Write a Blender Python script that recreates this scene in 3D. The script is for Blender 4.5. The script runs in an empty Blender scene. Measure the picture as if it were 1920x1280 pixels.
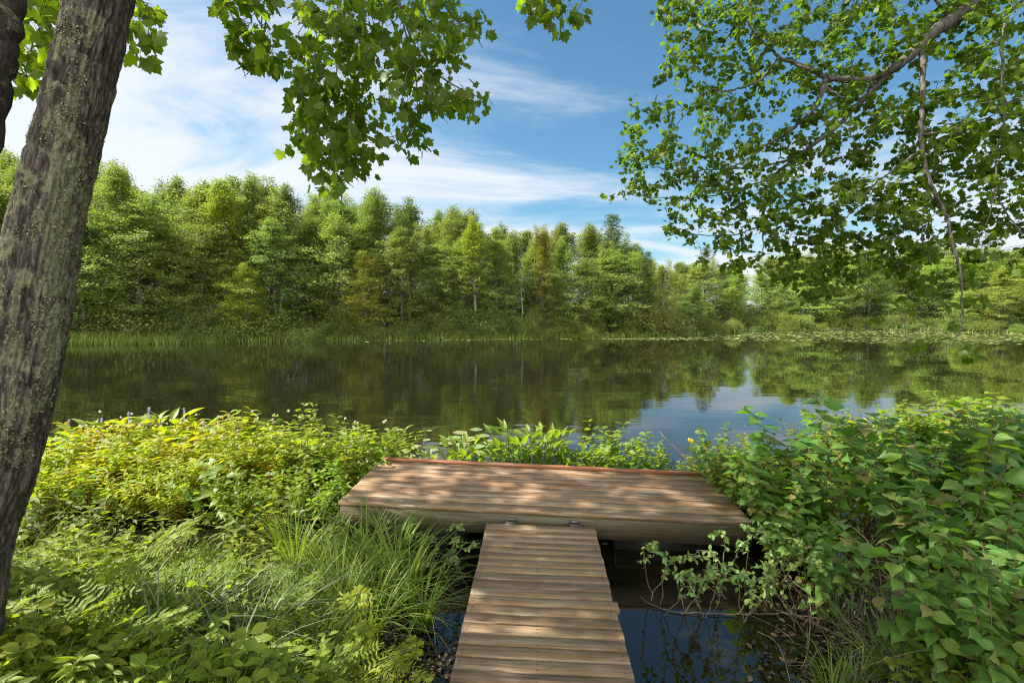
import bpy, math, random
import numpy as np
from mathutils import Vector, noise as mnoise

# ------------------------------------------------------------------ scene, camera, sky, sun
scene = bpy.context.scene
C = scene.collection
R = math.radians
F_PX, W_PX, H_PX = 933.0, 1920.0, 1280.0      # focal length in photo pixels
CAM_H = 2.16
YAW, PITCH = math.atan(27 / F_PX), math.atan(59 / F_PX)

cam_data = bpy.data.cameras.new("camera")
cam_data.sensor_width = 36.0
cam_data.lens = F_PX / W_PX * 36.0
cam_data.clip_start = 0.05
cam_data.clip_end = 2000.0
cam = bpy.data.objects.new("camera", cam_data)
cam.location = (0, 0, CAM_H)
cam.rotation_euler = (math.pi / 2 - PITCH, 0, YAW)
C.objects.link(cam)
scene.camera = cam

SUN_EL, SUN_AZ = 48.0, -86.0                  # azimuth measured from +Y (view direction) towards +X
sun_dir = Vector((math.sin(R(SUN_AZ)) * math.cos(R(SUN_EL)), math.cos(R(SUN_AZ)) * math.cos(R(SUN_EL)), math.sin(R(SUN_EL))))
sd = bpy.data.lights.new("sun", 'SUN')
sd.energy = 4.2
sd.angle = R(0.55)
sd.color = (1.0, 0.95, 0.85)
sun = bpy.data.objects.new("sun", sd)
sun.rotation_euler = sun_dir.to_track_quat('Z', 'Y').to_euler()
sun.location = sun_dir * 60
C.objects.link(sun)

world = bpy.data.worlds.new("World")
scene.world = world
world.use_nodes = True


def build_world():
    nt = world.node_tree
    nt.nodes.clear()
    N, L = nt.nodes, nt.links
    out = N.new('ShaderNodeOutputWorld')
    bg = N.new('ShaderNodeBackground')
    bg.inputs['Strength'].default_value = 0.15
    sky = N.new('ShaderNodeTexSky')
    sky.sky_type = 'NISHITA'
    sky.sun_disc = False
    sky.sun_elevation = R(SUN_EL)
    sky.sun_rotation = R(SUN_AZ)
    sky.air_density = 1.0
    sky.dust_density = 0.6
    sky.ozone_density = 2.6
    tc = N.new('ShaderNodeTexCoord')
    sep = N.new('ShaderNodeSeparateXYZ')
    L.new(tc.outputs['Generated'], sep.inputs[0])

    def math_(op, a, b=None, clamp=False):
        n = N.new('ShaderNodeMath')
        n.operation = op
        n.use_clamp = clamp
        for i, v in enumerate((a, b)):
            if v is None:
                continue
            if isinstance(v, (int, float)):
                n.inputs[i].default_value = v
            else:
                L.new(v, n.inputs[i])
        return n.outputs[0]
    zc = math_('ADD', math_('MAXIMUM', sep.outputs['Z'], 0.0), 0.16)
    u = math_('DIVIDE', sep.outputs['X'], zc)
    v = math_('DIVIDE', sep.outputs['Y'], zc)
    comb = N.new('ShaderNodeCombineXYZ')
    L.new(u, comb.inputs[0])
    L.new(v, comb.inputs[1])
    mp = N.new('ShaderNodeMapping')
    mp.inputs['Rotation'].default_value = (0, 0, R(-58))
    mp.inputs['Scale'].default_value = (0.62, 1.35, 1.0)
    L.new(comb.outputs[0], mp.inputs['Vector'])
    n1 = N.new('ShaderNodeTexNoise')
    n1.inputs['Scale'].default_value = 1.25
    n1.inputs['Detail'].default_value = 9
    n1.inputs['Roughness'].default_value = 0.62
    n1.inputs['Distortion'].default_value = 0.55
    L.new(mp.outputs[0], n1.inputs['Vector'])
    # more cloud towards the west (-X) and low down
    bias = math_('ADD', math_('MULTIPLY', sep.outputs['X'], -0.52), math_('MULTIPLY', math_('SUBTRACT', 0.40, sep.outputs['Z']), 0.62))
    # low bank of cloud also over the far north-east
    ne = math_('MULTIPLY', math_('MAXIMUM', math_('SUBTRACT', sep.outputs['X'], 0.25), 0.0), 0.85)
    south_fill = math_('MULTIPLY', math_('MAXIMUM', math_('ADD', math_('MULTIPLY', sep.outputs['Y'], -1.0), math_('MULTIPLY', sep.outputs['Z'], 0.12)), 0.0), 0.75)   # unseen cloud behind the camera, added for neutral fill light
    low = math_('MULTIPLY', math_('MAXIMUM', math_('SUBTRACT', 0.30, sep.outputs['Z']), 0.0), 0.85)
    nc = math_('ADD', math_('MULTIPLY', math_('SUBTRACT', n1.outputs['Fac'], 0.5), 1.45), 0.5)
    m = math_('ADD', low, math_('ADD', math_('ADD', math_('ADD', nc, bias), ne), south_fill))
    mr = N.new('ShaderNodeMapRange')
    mr.interpolation_type = 'SMOOTHSTEP'
    mr.inputs['From Min'].default_value = 0.44
    mr.inputs['From Max'].default_value = 0.98
    L.new(m, mr.inputs['Value'])
    tint = N.new('ShaderNodeMix')
    tint.data_type = 'RGBA'
    tint.blend_type = 'MULTIPLY'
    tint.inputs['Factor'].default_value = 1.0
    L.new(sky.outputs[0], tint.inputs['A'])
    tint.inputs['B'].default_value = (0.205, 0.305, 0.315, 1)
    mix = N.new('ShaderNodeMix')
    mix.data_type = 'RGBA'
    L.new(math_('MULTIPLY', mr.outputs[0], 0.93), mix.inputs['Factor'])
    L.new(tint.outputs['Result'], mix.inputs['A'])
    # the added cloud behind the viewer is brightened as a fill light
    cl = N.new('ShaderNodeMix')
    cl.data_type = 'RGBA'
    L.new(math_('MULTIPLY', south_fill, 1.9, True), cl.inputs['Factor'])
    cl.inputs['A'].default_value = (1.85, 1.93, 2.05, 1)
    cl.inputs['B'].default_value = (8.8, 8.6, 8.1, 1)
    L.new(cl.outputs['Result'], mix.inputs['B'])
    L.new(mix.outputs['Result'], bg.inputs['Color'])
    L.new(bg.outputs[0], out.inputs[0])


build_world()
vs = scene.view_settings
vs.view_transform = 'Standard'
vs.look = 'None'
vs.gamma = 1.0
vs.exposure = 1.78
cy = scene.cycles
cy.max_bounces = 8
cy.diffuse_bounces = 4
cy.glossy_bounces = 4
cy.transmission_bounces = 5
cy.transparent_max_bounces = 6
cy.sample_clamp_indirect = 6.0
cy.denoising_prefilter = 'NONE'
cy.filter_width = 1.1
cy.caustics_reflective = False
cy.caustics_refractive = False

# ------------------------------------------------------------------ pixel <-> world helpers
_cy, _sy, _cp, _sp = math.cos(YAW), math.sin(YAW), math.cos(PITCH), math.sin(PITCH)
FWD = np.array([-_sy * _cp, _cy * _cp, -_sp])
RGT = np.array([_cy, _sy, 0.0])
UPV = np.cross(RGT, FWD)
CAM = np.array([0, 0, CAM_H])


def P(px, py, d):
    """world point seen at photo pixel (px, py) at distance d along the view axis"""
    return CAM + d * (FWD + RGT * (px - 960) / F_PX + UPV * (640 - py) / F_PX)


def G(px, py, z=0.0):
    """world point on the level z seen at photo pixel"""
    v = FWD + RGT * (px - 960) / F_PX + UPV * (640 - py) / F_PX
    return CAM + v * ((z - CAM_H) / v[2])


def col_at(px, d):
    """x, y of the ground under a photo column at ground distance d (along +Y)"""
    v = FWD + RGT * (px - 960) / F_PX
    return v[0] / v[1] * d, d


def ss(a, b, x):
    t = np.clip((np.asarray(x, float) - a) / (b - a), 0, 1)
    return t * t * (3 - 2 * t)


# ------------------------------------------------------------------ mesh helpers
class MB:
    """collects polygons for one mesh"""

    def __init__(self):
        self.v, self.l, self.s, self.n, self.a = [], [], [], 0, []

    def add(self, verts, faces):
        verts = np.asarray(verts, float).reshape(-1, 3)
        for f in faces:
            self.l.append(np.asarray(f, int) + self.n)
            self.s.append(np.array([len(f)]))
        self.v.append(verts)
        self.n += len(verts)

    def add_many(self, tv, tf, M, T):
        """template verts tv (n,3), faces tf, M (m,3,3), T (m,3)"""
        tv = np.asarray(tv, float)
        m, n = len(T), len(tv)
        if m == 0:
            return
        V = np.einsum('mij,nj->mni', M, tv) + T[:, None, :]
        flat = np.concatenate([np.asarray(f) for f in tf])
        sizes = np.array([len(f) for f in tf])
        off = (np.arange(m) * n)[:, None] + self.n
        self.l.append((flat[None, :] + off).ravel())
        self.s.append(np.tile(sizes, m))
        self.v.append(V.reshape(-1, 3))
        self.a.append(np.tile(tv * np.array([1, 1, 0]), (m, 1)))
        self.n += m * n

    def tube(self, pts, rad, sides=6, cap=True):
        pts = np.asarray(pts, float)
        k = len(pts)
        rad = np.broadcast_to(np.asarray(rad, float), (k,))
        t = np.gradient(pts, axis=0)
        t /= np.linalg.norm(t, axis=1)[:, None] + 1e-9
        ref = np.array([0.31, 0.17, 0.93]) if abs(t[:, 2]).mean() < 0.8 else np.array([0.9, 0.3, 0.1])
        a = np.cross(t, ref)
        a /= np.linalg.norm(a, axis=1)[:, None] + 1e-9
        b = np.cross(t, a)
        th = np.linspace(0, 2 * math.pi, sides, endpoint=False)
        ring = a[:, None, :] * np.cos(th)[None, :, None] + b[:, None, :] * np.sin(th)[None, :, None]
        V = pts[:, None, :] + ring * rad[:, None, None]
        i = np.arange(k - 1)[:, None] * sides
        j = np.arange(sides)[None, :]
        jn = (j + 1) % sides
        q = np.stack([i + j, i + jn, i + sides + jn, i + sides + j], -1).reshape(-1, 4) + self.n
        self.l.append(q.ravel())
        self.s.append(np.full(len(q), 4))
        if cap:
            self.l.append(np.arange(sides)[::-1] + self.n)
            self.l.append(np.arange(sides) + self.n + (k - 1) * sides)
            self.s.append(np.array([sides, sides]))
        self.v.append(V.reshape(-1, 3))
        self.n += k * sides

    def join(self, other):
        self.l += [x + self.n for x in other.l]
        self.s += other.s
        self.v += other.v
        self.n += other.n

    def box(self, lo, hi, jit=None):
        x0, y0, z0 = lo
        x1, y1, z1 = hi
        v = np.array([(x0, y0, z0), (x1, y0, z0), (x1, y1, z0), (x0, y1, z0), (x0, y0, z1), (x1, y0, z1), (x1, y1, z1), (x0, y1, z1)])
        self.add(v, [(0, 3, 2, 1), (4, 5, 6, 7), (0, 1, 5, 4), (1, 2, 6, 5), (2, 3, 7, 6), (3, 0, 4, 7)])

    def plank(self, lo, hi, c=0.004, dz=(0, 0, 0, 0)):
        """board with eased top edges; dz lifts the four top corners a little"""
        x0, y0, z0 = lo
        x1, y1, z1 = hi
        v = [(x0, y0, z0), (x1, y0, z0), (x1, y1, z0), (x0, y1, z0),
             (x0, y0, z1 - c + dz[0]), (x1, y0, z1 - c + dz[1]), (x1, y1, z1 - c + dz[2]), (x0, y1, z1 - c + dz[3]),
             (x0 + c, y0 + c, z1 + dz[0]), (x1 - c, y0 + c, z1 + dz[1]), (x1 - c, y1 - c, z1 + dz[2]), (x0 + c, y1 - c, z1 + dz[3])]
        self.add(v, [(0, 3, 2, 1), (8, 9, 10, 11), (0, 1, 5, 4), (1, 2, 6, 5), (2, 3, 7, 6), (3, 0, 4, 7),
                     (4, 5, 9, 8), (5, 6, 10, 9), (6, 7, 11, 10), (7, 4, 8, 11)])

    def build(self, name, mat, parent=None, smooth=False, loc=None):
        me = bpy.data.meshes.new(name)
        V = np.concatenate(self.v) if self.v else np.zeros((0, 3))
        Lp = np.concatenate([np.asarray(x).ravel() for x in self.l]).astype(np.int32)
        S = np.concatenate(self.s).astype(np.int32)
        me.vertices.add(len(V))
        me.vertices.foreach_set('co', V.astype(np.float32).ravel())
        me.loops.add(len(Lp))
        me.loops.foreach_set('vertex_index', Lp)
        me.polygons.add(len(S))
        me.polygons.foreach_set('loop_start', np.concatenate([[0], np.cumsum(S)[:-1]]).astype(np.int32))
        me.polygons.foreach_set('loop_total', S)
        if smooth:
            me.polygons.foreach_set('use_smooth', np.ones(len(S), bool))
        me.update(calc_edges=True)
        if self.a and sum(len(x) for x in self.a) == len(V):
            at = me.attributes.new('leaf_xy', 'FLOAT_VECTOR', 'POINT')
            at.data.foreach_set('vector', np.concatenate(self.a).astype(np.float32).ravel())
        me.materials.append(mat)
        o = bpy.data.objects.new(name, me)
        C.objects.link(o)
        if parent:
            o.parent = parent
        if loc is not None:
            o.location = loc
        return o


def tag(o, label=None, cat=None, group=None, kind=None):
    if label:
        o['label'] = label
    if cat:
        o['category'] = cat
    if group:
        o['group'] = group
    if kind:
        o['kind'] = kind
    return o


def thing(name, label, cat, loc=(0, 0, 0), rz=0.0, group=None):
    o = bpy.data.objects.new(name, None)
    o.empty_display_size = 0.2
    C.objects.link(o)
    o.location = loc
    o.rotation_euler = (0, 0, rz)
    return tag(o, label, cat, group)


def dup(root, loc, rz, scale=1.0, tilt=(0, 0), color=None, label=None, group=None):
    r = root.copy()
    C.objects.link(r)
    place(r, loc, rz, scale, tilt)
    if label:
        r['label'] = label
    if group:
        r['group'] = group
    for ch in list(root.children):
        c = ch.copy()
        C.objects.link(c)
        c.parent = r
        for g in list(ch.children):
            d = g.copy()
            C.objects.link(d)
            d.parent = c
    if color:
        paint(r, color)
    return r


def place(r, loc, rz, scale=1.0, tilt=(0, 0)):
    r.location = loc
    r.rotation_euler = (tilt[0], tilt[1], rz)
    r.scale = (scale, scale, scale) if isinstance(scale, (int, float)) else scale


def paint(r, color):
    for c in r.children:
        c.color = (*color, 1)


class Kinds:
    """prototypes of one kind of plant: the first use of each is the prototype itself, later ones are copies"""

    def __init__(self, protos):
        self.p, self.used = protos, [False] * len(protos)

    def put(self, i, loc, rz, scale=1.0, tilt=(0, 0), color=(1, 1, 1), label=None, group=None):
        i %= len(self.p)
        r = self.p[i]
        if not self.used[i]:
            self.used[i] = True
            place(r, loc, rz, scale, tilt)
            tag(r, label, None, group)
            paint(r, color)
            return r
        return dup(r, loc, rz, scale, tilt, color, label, group)

    def finish(self):
        for u, r in zip(self.used, self.p):
            if not u:
                for c in list(r.children):
                    bpy.data.objects.remove(c)
                bpy.data.objects.remove(r)


# ------------------------------------------------------------------ materials
def new_mat(name):
    m = bpy.data.materials.new(name)
    m.use_nodes = True
    nt = m.node_tree
    b = nt.nodes['Principled BSDF']
    return m, nt, nt.nodes, nt.links, b


def ramp(N, L, fac, stops):
    r = N.new('ShaderNodeValToRGB')
    e = r.color_ramp.elements
    while len(e) < len(stops):
        e.new(0.5)
    for i, (p, c) in enumerate(stops):
        e[i].position = p
        e[i].color = (*c, 1) if len(c) == 3 else c
    L.new(fac, r.inputs[0])
    return r.outputs[0]


def mixc(N, L, fac, a, b, mode='MIX'):
    n = N.new('ShaderNodeMix')
    n.data_type = 'RGBA'
    n.blend_type = mode
    for key, v in (('Factor', fac), ('A', a), ('B', b)):
        if isinstance(v, (int, float)):
            n.inputs[key].default_value = v
        elif isinstance(v, tuple):
            n.inputs[key].default_value = (*v, 1)
        else:
            L.new(v, n.inputs[key])
    return n.outputs['Result']


def noise_n(N, L, vec, scale, detail=4, rough=0.55, dist=0.0):
    n = N.new('ShaderNodeTexNoise')
    n.inputs['Scale'].default_value = scale
    n.inputs['Detail'].default_value = detail
    n.inputs['Roughness'].default_value = rough
    n.inputs['Distortion'].default_value = dist
    if vec is not None:
        L.new(vec, n.inputs['Vector'])
    return n.outputs['Fac']


def mapping(N, L, scale, which='Object', rot=(0, 0, 0)):
    tc = N.new('ShaderNodeTexCoord')
    mp = N.new('ShaderNodeMapping')
    mp.inputs['Scale'].default_value = scale
    mp.inputs['Rotation'].default_value = rot
    L.new(tc.outputs[which], mp.inputs['Vector'])
    return mp.outputs[0]


def leaf_mat(name, cols, trans=0.35, tcol=(0.16, 0.26, 0.02), rough=0.45, spec=0.35, veins=0.0, wear=0.0):
    spec, rough = spec * 0.65, rough + 0.06
    """cols: three base colours spread over the leaves at random"""
    m, nt, N, L, b = new_mat(name)
    geo = N.new('ShaderNodeNewGeometry')
    oi = N.new('ShaderNodeObjectInfo')
    k = len(cols)
    c = ramp(N, L, geo.outputs['Random Per Island'], [(i / (k - 1), cc) for i, cc in enumerate(cols)])
    c = mixc(N, L, 1.0, c, oi.outputs['Color'], 'MULTIPLY')
    if veins:
        at = N.new('ShaderNodeAttribute')
        at.attribute_name = 'leaf_xy'
        sp = N.new('ShaderNodeSeparateXYZ')
        L.new(at.outputs['Vector'], sp.inputs[0])

        def mth(op, a, bb=None):
            n = N.new('ShaderNodeMath')
            n.operation = op
            for i_, v_ in enumerate((a, bb)):
                if v_ is None:
                    continue
                if isinstance(v_, (int, float)):
                    n.inputs[i_].default_value = v_
                else:
                    L.new(v_, n.inputs[i_])
            return n.outputs[0]
        ax = mth('ABSOLUTE', sp.outputs['X'])
        ph = mth('SUBTRACT', mth('MULTIPLY', sp.outputs['Y'], 9.0), mth('MULTIPLY', ax, 7.0))
        pp_ = mth('PINGPONG', ph, 0.5)
        lat = ramp(N, L, pp_, [(0.0, (1, 1, 1)), (0.16, (0, 0, 0))])
        mid = ramp(N, L, ax, [(0.0, (1, 1, 1)), (0.03, (0, 0, 0))])
        vn = mth('MAXIMUM', mth('MULTIPLY', lat, 0.6), mid)
        c = mixc(N, L, mth('MULTIPLY', vn, veins), c, (0.17, 0.25, 0.06))
        bp = N.new('ShaderNodeBump')
        bp.inputs['Strength'].default_value = 0.5
        bp.inputs['Distance'].default_value = 0.004
        bp.invert = True
        L.new(vn, bp.inputs['Height'])
        L.new(bp.outputs[0], b.inputs['Normal'])
    if wear:
        tcw = N.new('ShaderNodeTexCoord')
        nz = noise_n(N, L, tcw.outputs['Object'], 24.0, 5, 0.65)
        c = mixc(N, L, 0.55, c, ramp(N, L, nz, [(0.3, (0.7, 0.72, 0.7)), (0.7, (1.3, 1.25, 1.2))]), 'MULTIPLY')
        spots = ramp(N, L, nz, [(0.715 - 0.06 * wear, (0, 0, 0)), (0.745 - 0.06 * wear, (1, 1, 1))])
        c = mixc(N, L, spots, c, (0.11, 0.075, 0.03))
    L.new(c, b.inputs['Base Color'])
    b.inputs['Roughness'].default_value = rough
    b.inputs['Specular IOR Level'].default_value = spec
    tr = N.new('ShaderNodeBsdfTranslucent')
    t = mixc(N, L, 1.0, tcol, oi.outputs['Color'], 'MULTIPLY')
    L.new(t, tr.inputs['Color'])
    mx = N.new('ShaderNodeMixShader')
    mx.inputs[0].default_value = trans
    L.new(b.outputs[0], mx.inputs[1])
    L.new(tr.outputs[0], mx.inputs[2])
    L.new(mx.outputs[0], N['Material Output'].inputs['Surface'])
    return m


def stem_mat(name, c1, c2, scale=8.0, rough=0.8):
    m, nt, N, L, b = new_mat(name)
    v = mapping(N, L, (scale, scale, scale * 0.25))
    f = noise_n(N, L, v, 3.0, 5)
    L.new(ramp(N, L, f, [(0.3, c1), (0.7, c2)]), b.inputs['Base Color'])
    b.inputs['Roughness'].default_value = rough
    bp = N.new('ShaderNodeBump')
    bp.inputs['Strength'].default_value = 0.5
    bp.inputs['Distance'].default_value = 0.01
    L.new(f, bp.inputs['Height'])
    L.new(bp.outputs[0], b.inputs['Normal'])
    return m


def wood_mat(name, tones, axis='x', bleach=0.5):
    m, nt, N, L, b = new_mat(name)
    geo = N.new('ShaderNodeNewGeometry')
    tc = N.new('ShaderNodeTexCoord')
    rnd = geo.outputs['Random Per Island']
    off = N.new('ShaderNodeVectorMath')
    off.operation = 'SCALE'
    off.inputs[0].default_value = (7.3, 3.1, 11.7)
    L.new(rnd, off.inputs['Scale'])
    add = N.new('ShaderNodeVectorMath')
    add.operation = 'ADD'
    L.new(tc.outputs['Object'], add.inputs[0])
    L.new(off.outputs[0], add.inputs[1])
    mp = N.new('ShaderNodeMapping')
    sc = {'x': (1.3, 30, 30), 'y': (30, 1.3, 30)}[axis]
    mp.inputs['Scale'].default_value = sc
    L.new(add.outputs[0], mp.inputs['Vector'])
    grain = noise_n(N, L, mp.outputs[0], 2.4, 8, 0.68, 0.6)
    mp2 = N.new('ShaderNodeMapping')
    mp2.inputs['Scale'].default_value = tuple(s * 0.55 + 0.5 for s in sc)
    L.new(add.outputs[0], mp2.inputs['Vector'])
    blot = noise_n(N, L, mp2.outputs[0], 1.6, 6, 0.7, 0.4)
    base = ramp(N, L, rnd, [(i / (len(tones) - 1), t) for i, t in enumerate(tones)])
    g = ramp(N, L, grain, [(0.30, (0.30, 0.26, 0.23)), (0.47, (0.85, 0.83, 0.80)), (0.70, (1.4, 1.35, 1.3))])
    col = mixc(N, L, 0.85, base, g, 'MULTIPLY')
    # bleached grey wear along the grain
    bl = ramp(N, L, blot, [(0.5, (0, 0, 0)), (0.66, (1, 1, 1))])
    mm = N.new('ShaderNodeMath')
    mm.operation = 'MULTIPLY'
    mm.inputs[1].default_value = bleach
    L.new(bl, mm.inputs[0])
    col = mixc(N, L, mm.outputs[0], col, (0.32, 0.295, 0.255))
    # dark damp stains
    bd = ramp(N, L, blot, [(0.30, (1, 1, 1)), (0.44, (0, 0, 0))])
    m2 = N.new('ShaderNodeMath')
    m2.operation = 'MULTIPLY'
    m2.inputs[1].default_value = 0.55
    L.new(bd, m2.inputs[0])
    col = mixc(N, L, m2.outputs[0], col, (0.10, 0.062, 0.038))
    # knots
    vor = N.new('ShaderNodeTexVoronoi')
    vor.inputs['Scale'].default_value = 1.0
    mp3 = N.new('ShaderNodeMapping')
    mp3.inputs['Scale'].default_value = {'x': (2.1, 6.0, 1.0), 'y': (6.0, 2.1, 1.0)}[axis]
    L.new(add.outputs[0], mp3.inputs['Vector'])
    L.new(mp3.outputs[0], vor.inputs['Vector'])
    kn = ramp(N, L, vor.outputs['Distance'], [(0.0, (1, 1, 1)), (0.07, (0.8, 0.8, 0.8)), (0.12, (0, 0, 0))])
    m3 = N.new('ShaderNodeMath')
    m3.operation = 'MULTIPLY'
    m3.inputs[1].default_value = 0.7
    L.new(kn, m3.inputs[0])
    col = mixc(N, L, m3.outputs[0], col, (0.09, 0.048, 0.028))
    L.new(col, b.inputs['Base Color'])
    b.inputs['Specular IOR Level'].default_value = 0.4
    rr = N.new('ShaderNodeMapRange')
    rr.inputs['To Min'].default_value = 0.42
    rr.inputs['To Max'].default_value = 0.8
    L.new(blot, rr.inputs['Value'])
    L.new(rr.outputs[0], b.inputs['Roughness'])
    bp = N.new('ShaderNodeBump')
    bp.inputs['Strength'].default_value = 0.9
    bp.inputs['Distance'].default_value = 0.005
    L.new(grain, bp.inputs['Height'])
    L.new(bp.outputs[0], b.inputs['Normal'])
    return m


M = {}
# far shore foliage (object colour shifts each tree)
M['far_leaf'] = leaf_mat('far_foliage', [(0.074, 0.106, 0.022), (0.135, 0.176, 0.038), (0.21, 0.245, 0.078)], 0.36, (0.26, 0.34, 0.04), 0.5, 0.3)
M['far_pine'] = leaf_mat('pine_needles', [(0.030, 0.058, 0.030), (0.05, 0.085, 0.04), (0.08, 0.115, 0.06)], 0.15, (0.08, 0.13, 0.03), 0.55, 0.25)
M['far_shrub'] = leaf_mat('shore_shrub_foliage', [(0.060, 0.095, 0.030), (0.105, 0.145, 0.050), (0.17, 0.205, 0.09)], 0.28, (0.15, 0.22, 0.04), 0.5, 0.35)
M['far_bark'] = stem_mat('far_bark', (0.05, 0.042, 0.033), (0.16, 0.145, 0.125), 3.0)
M['pale_bark'] = stem_mat('pale_bark', (0.12, 0.11, 0.09), (0.34, 0.31, 0.27), 3.0)
M['marsh'] = leaf_mat('marsh_grass', [(0.10, 0.16, 0.02), (0.15, 0.21, 0.035), (0.20, 0.24, 0.06)], 0.3, (0.2, 0.3, 0.03))
M['pad_far'] = leaf_mat('far_lily_pads', [(0.15, 0.18, 0.05), (0.21, 0.23, 0.075), (0.28, 0.28, 0.12)], 0.1, (0.2, 0.25, 0.05), 0.3, 0.5)
# foreground leaves
M['maple_leaf'] = leaf_mat('maple_leaf', [(0.045, 0.080, 0.006), (0.068, 0.110, 0.008), (0.082, 0.125, 0.010)], 0.52, (0.15, 0.27, 0.010), 0.4, 0.35)
M['bough_leaf'] = leaf_mat('hanging_maple_leaf', [(0.046, 0.088, 0.006), (0.066, 0.115, 0.008), (0.095, 0.14, 0.010)], 0.58, (0.22, 0.35, 0.012), 0.42, 0.35)
M['thicket_leaf'] = leaf_mat('thicket_leaf', [(0.038, 0.100, 0.016), (0.060, 0.142, 0.024), (0.078, 0.165, 0.028), (0.066, 0.150, 0.022), (0.105, 0.17, 0.022), (0.055, 0.130, 0.02), (0.16, 0.135, 0.04)], 0.38, (0.18, 0.38, 0.01), 0.38, 0.5, 0.32, 1.0)
M['button_leaf'] = leaf_mat('buttonbush_leaf', [(0.13, 0.165, 0.008), (0.175, 0.205, 0.010), (0.22, 0.235, 0.018)], 0.42, (0.42, 0.46, 0.012), 0.4, 0.4, 0.1, 0.3)
M['weed_leaf'] = leaf_mat('broad_weed_leaf', [(0.085, 0.14, 0.010), (0.12, 0.175, 0.014), (0.16, 0.20, 0.022)], 0.40, (0.3, 0.42, 0.012), 0.36, 0.5, 0.18, 0.4)
M['herb_leaf'] = leaf_mat('herb_leaf', [(0.080, 0.120, 0.010), (0.115, 0.160, 0.014), (0.165, 0.19, 0.022)], 0.40, (0.28, 0.38, 0.012), 0.4, 0.4, 0.15, 0.6)
M['vine_leaf'] = leaf_mat('vine_leaf', [(0.080, 0.135, 0.035), (0.120, 0.180, 0.050), (0.17, 0.22, 0.085)], 0.35, (0.2, 0.32, 0.03), 0.42, 0.4)
M['fern_leaf'] = leaf_mat('fern_frond', [(0.095, 0.135, 0.010), (0.135, 0.175, 0.012), (0.18, 0.205, 0.018)], 0.40, (0.30, 0.38, 0.012), 0.45, 0.3)
M['sedge'] = leaf_mat('sedge_blade', [(0.065, 0.120, 0.012), (0.105, 0.165, 0.020), (0.165, 0.20, 0.050)], 0.38, (0.24, 0.36, 0.015), 0.4, 0.4)
M['dry_sedge'] = leaf_mat('pale_sedge_blade', [(0.08, 0.11, 0.045), (0.13, 0.16, 0.08), (0.22, 0.24, 0.15)], 0.25, (0.15, 0.2, 0.05), 0.4, 0.45)
M['pad'] = leaf_mat('lily_pad', [(0.11, 0.16, 0.045), (0.18, 0.21, 0.075), (0.27, 0.27, 0.12)], 0.12, (0.2, 0.25, 0.05), 0.25, 0.6)
M['litter'] = leaf_mat('leaf_litter', [(0.025, 0.016, 0.010), (0.05, 0.034, 0.020), (0.10, 0.07, 0.04)], 0.05, (0.1, 0.06, 0.02), 0.5, 0.5)
M['stem_green'] = stem_mat('green_stem', (0.05, 0.075, 0.02), (0.11, 0.13, 0.04), 10)
M['stem_red'] = stem_mat('reddish_stem', (0.08, 0.035, 0.018), (0.17, 0.085, 0.04), 10)
M['twig'] = stem_mat('dark_twig_bark', (0.028, 0.022, 0.018), (0.085, 0.072, 0.06), 10)
M['limb'] = stem_mat('maple_limb_bark', (0.018, 0.015, 0.012), (0.105, 0.092, 0.075), 16)
M['dead'] = stem_mat('dead_stem', (0.075, 0.052, 0.032), (0.18, 0.135, 0.09), 12)
M['flower_cream'] = stem_mat('cream_flower', (0.58, 0.50, 0.40), (0.78, 0.73, 0.64), 60, 0.7)
M['flower_purple'] = stem_mat('purple_flower', (0.26, 0.23, 0.42), (0.48, 0.46, 0.66), 60, 0.7)
M['deck'] = wood_mat('dock_planks', [(0.165, 0.092, 0.042), (0.215, 0.128, 0.062), (0.130, 0.078, 0.040), (0.225, 0.145, 0.076), (0.19, 0.098, 0.040)], 'x', 0.65)
M['curb'] = wood_mat('dock_edge_board', [(0.22, 0.085, 0.038), (0.25, 0.10, 0.045)], 'x', 0.15)
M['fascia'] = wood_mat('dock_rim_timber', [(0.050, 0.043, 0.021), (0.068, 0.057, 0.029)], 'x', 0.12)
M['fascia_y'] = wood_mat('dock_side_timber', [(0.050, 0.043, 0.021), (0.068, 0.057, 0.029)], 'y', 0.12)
M['gang'] = wood_mat('gangway_planks', [(0.155, 0.092, 0.045), (0.200, 0.126, 0.062), (0.128, 0.080, 0.040), (0.215, 0.142, 0.074), (0.17, 0.108, 0.054)], 'x', 0.32)


def metal_mat():
    m, nt, N, L, b = new_mat('galvanised_steel')
    v = mapping(N, L, (30, 30, 30))
    f = noise_n(N, L, v, 3, 4)
    L.new(ramp(N, L, f, [(0.3, (0.05, 0.045, 0.04)), (0.7, (0.15, 0.14, 0.13))]), b.inputs['Base Color'])
    b.inputs['Metallic'].default_value = 0.7
    b.inputs['Roughness'].default_value = 0.55
    return m


def nail_mat():
    m, nt, N, L, b = new_mat('rusty_nail')
    v = mapping(N, L, (200, 200, 200))
    L.new(ramp(N, L, noise_n(N, L, v, 2, 2), [(0.3, (0.02, 0.013, 0.01)), (0.7, (0.06, 0.035, 0.022))]), b.inputs['Base Color'])
    b.inputs['Roughness'].default_value = 0.7
    return m


M['metal'], M['nail'] = metal_mat(), nail_mat()


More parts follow.
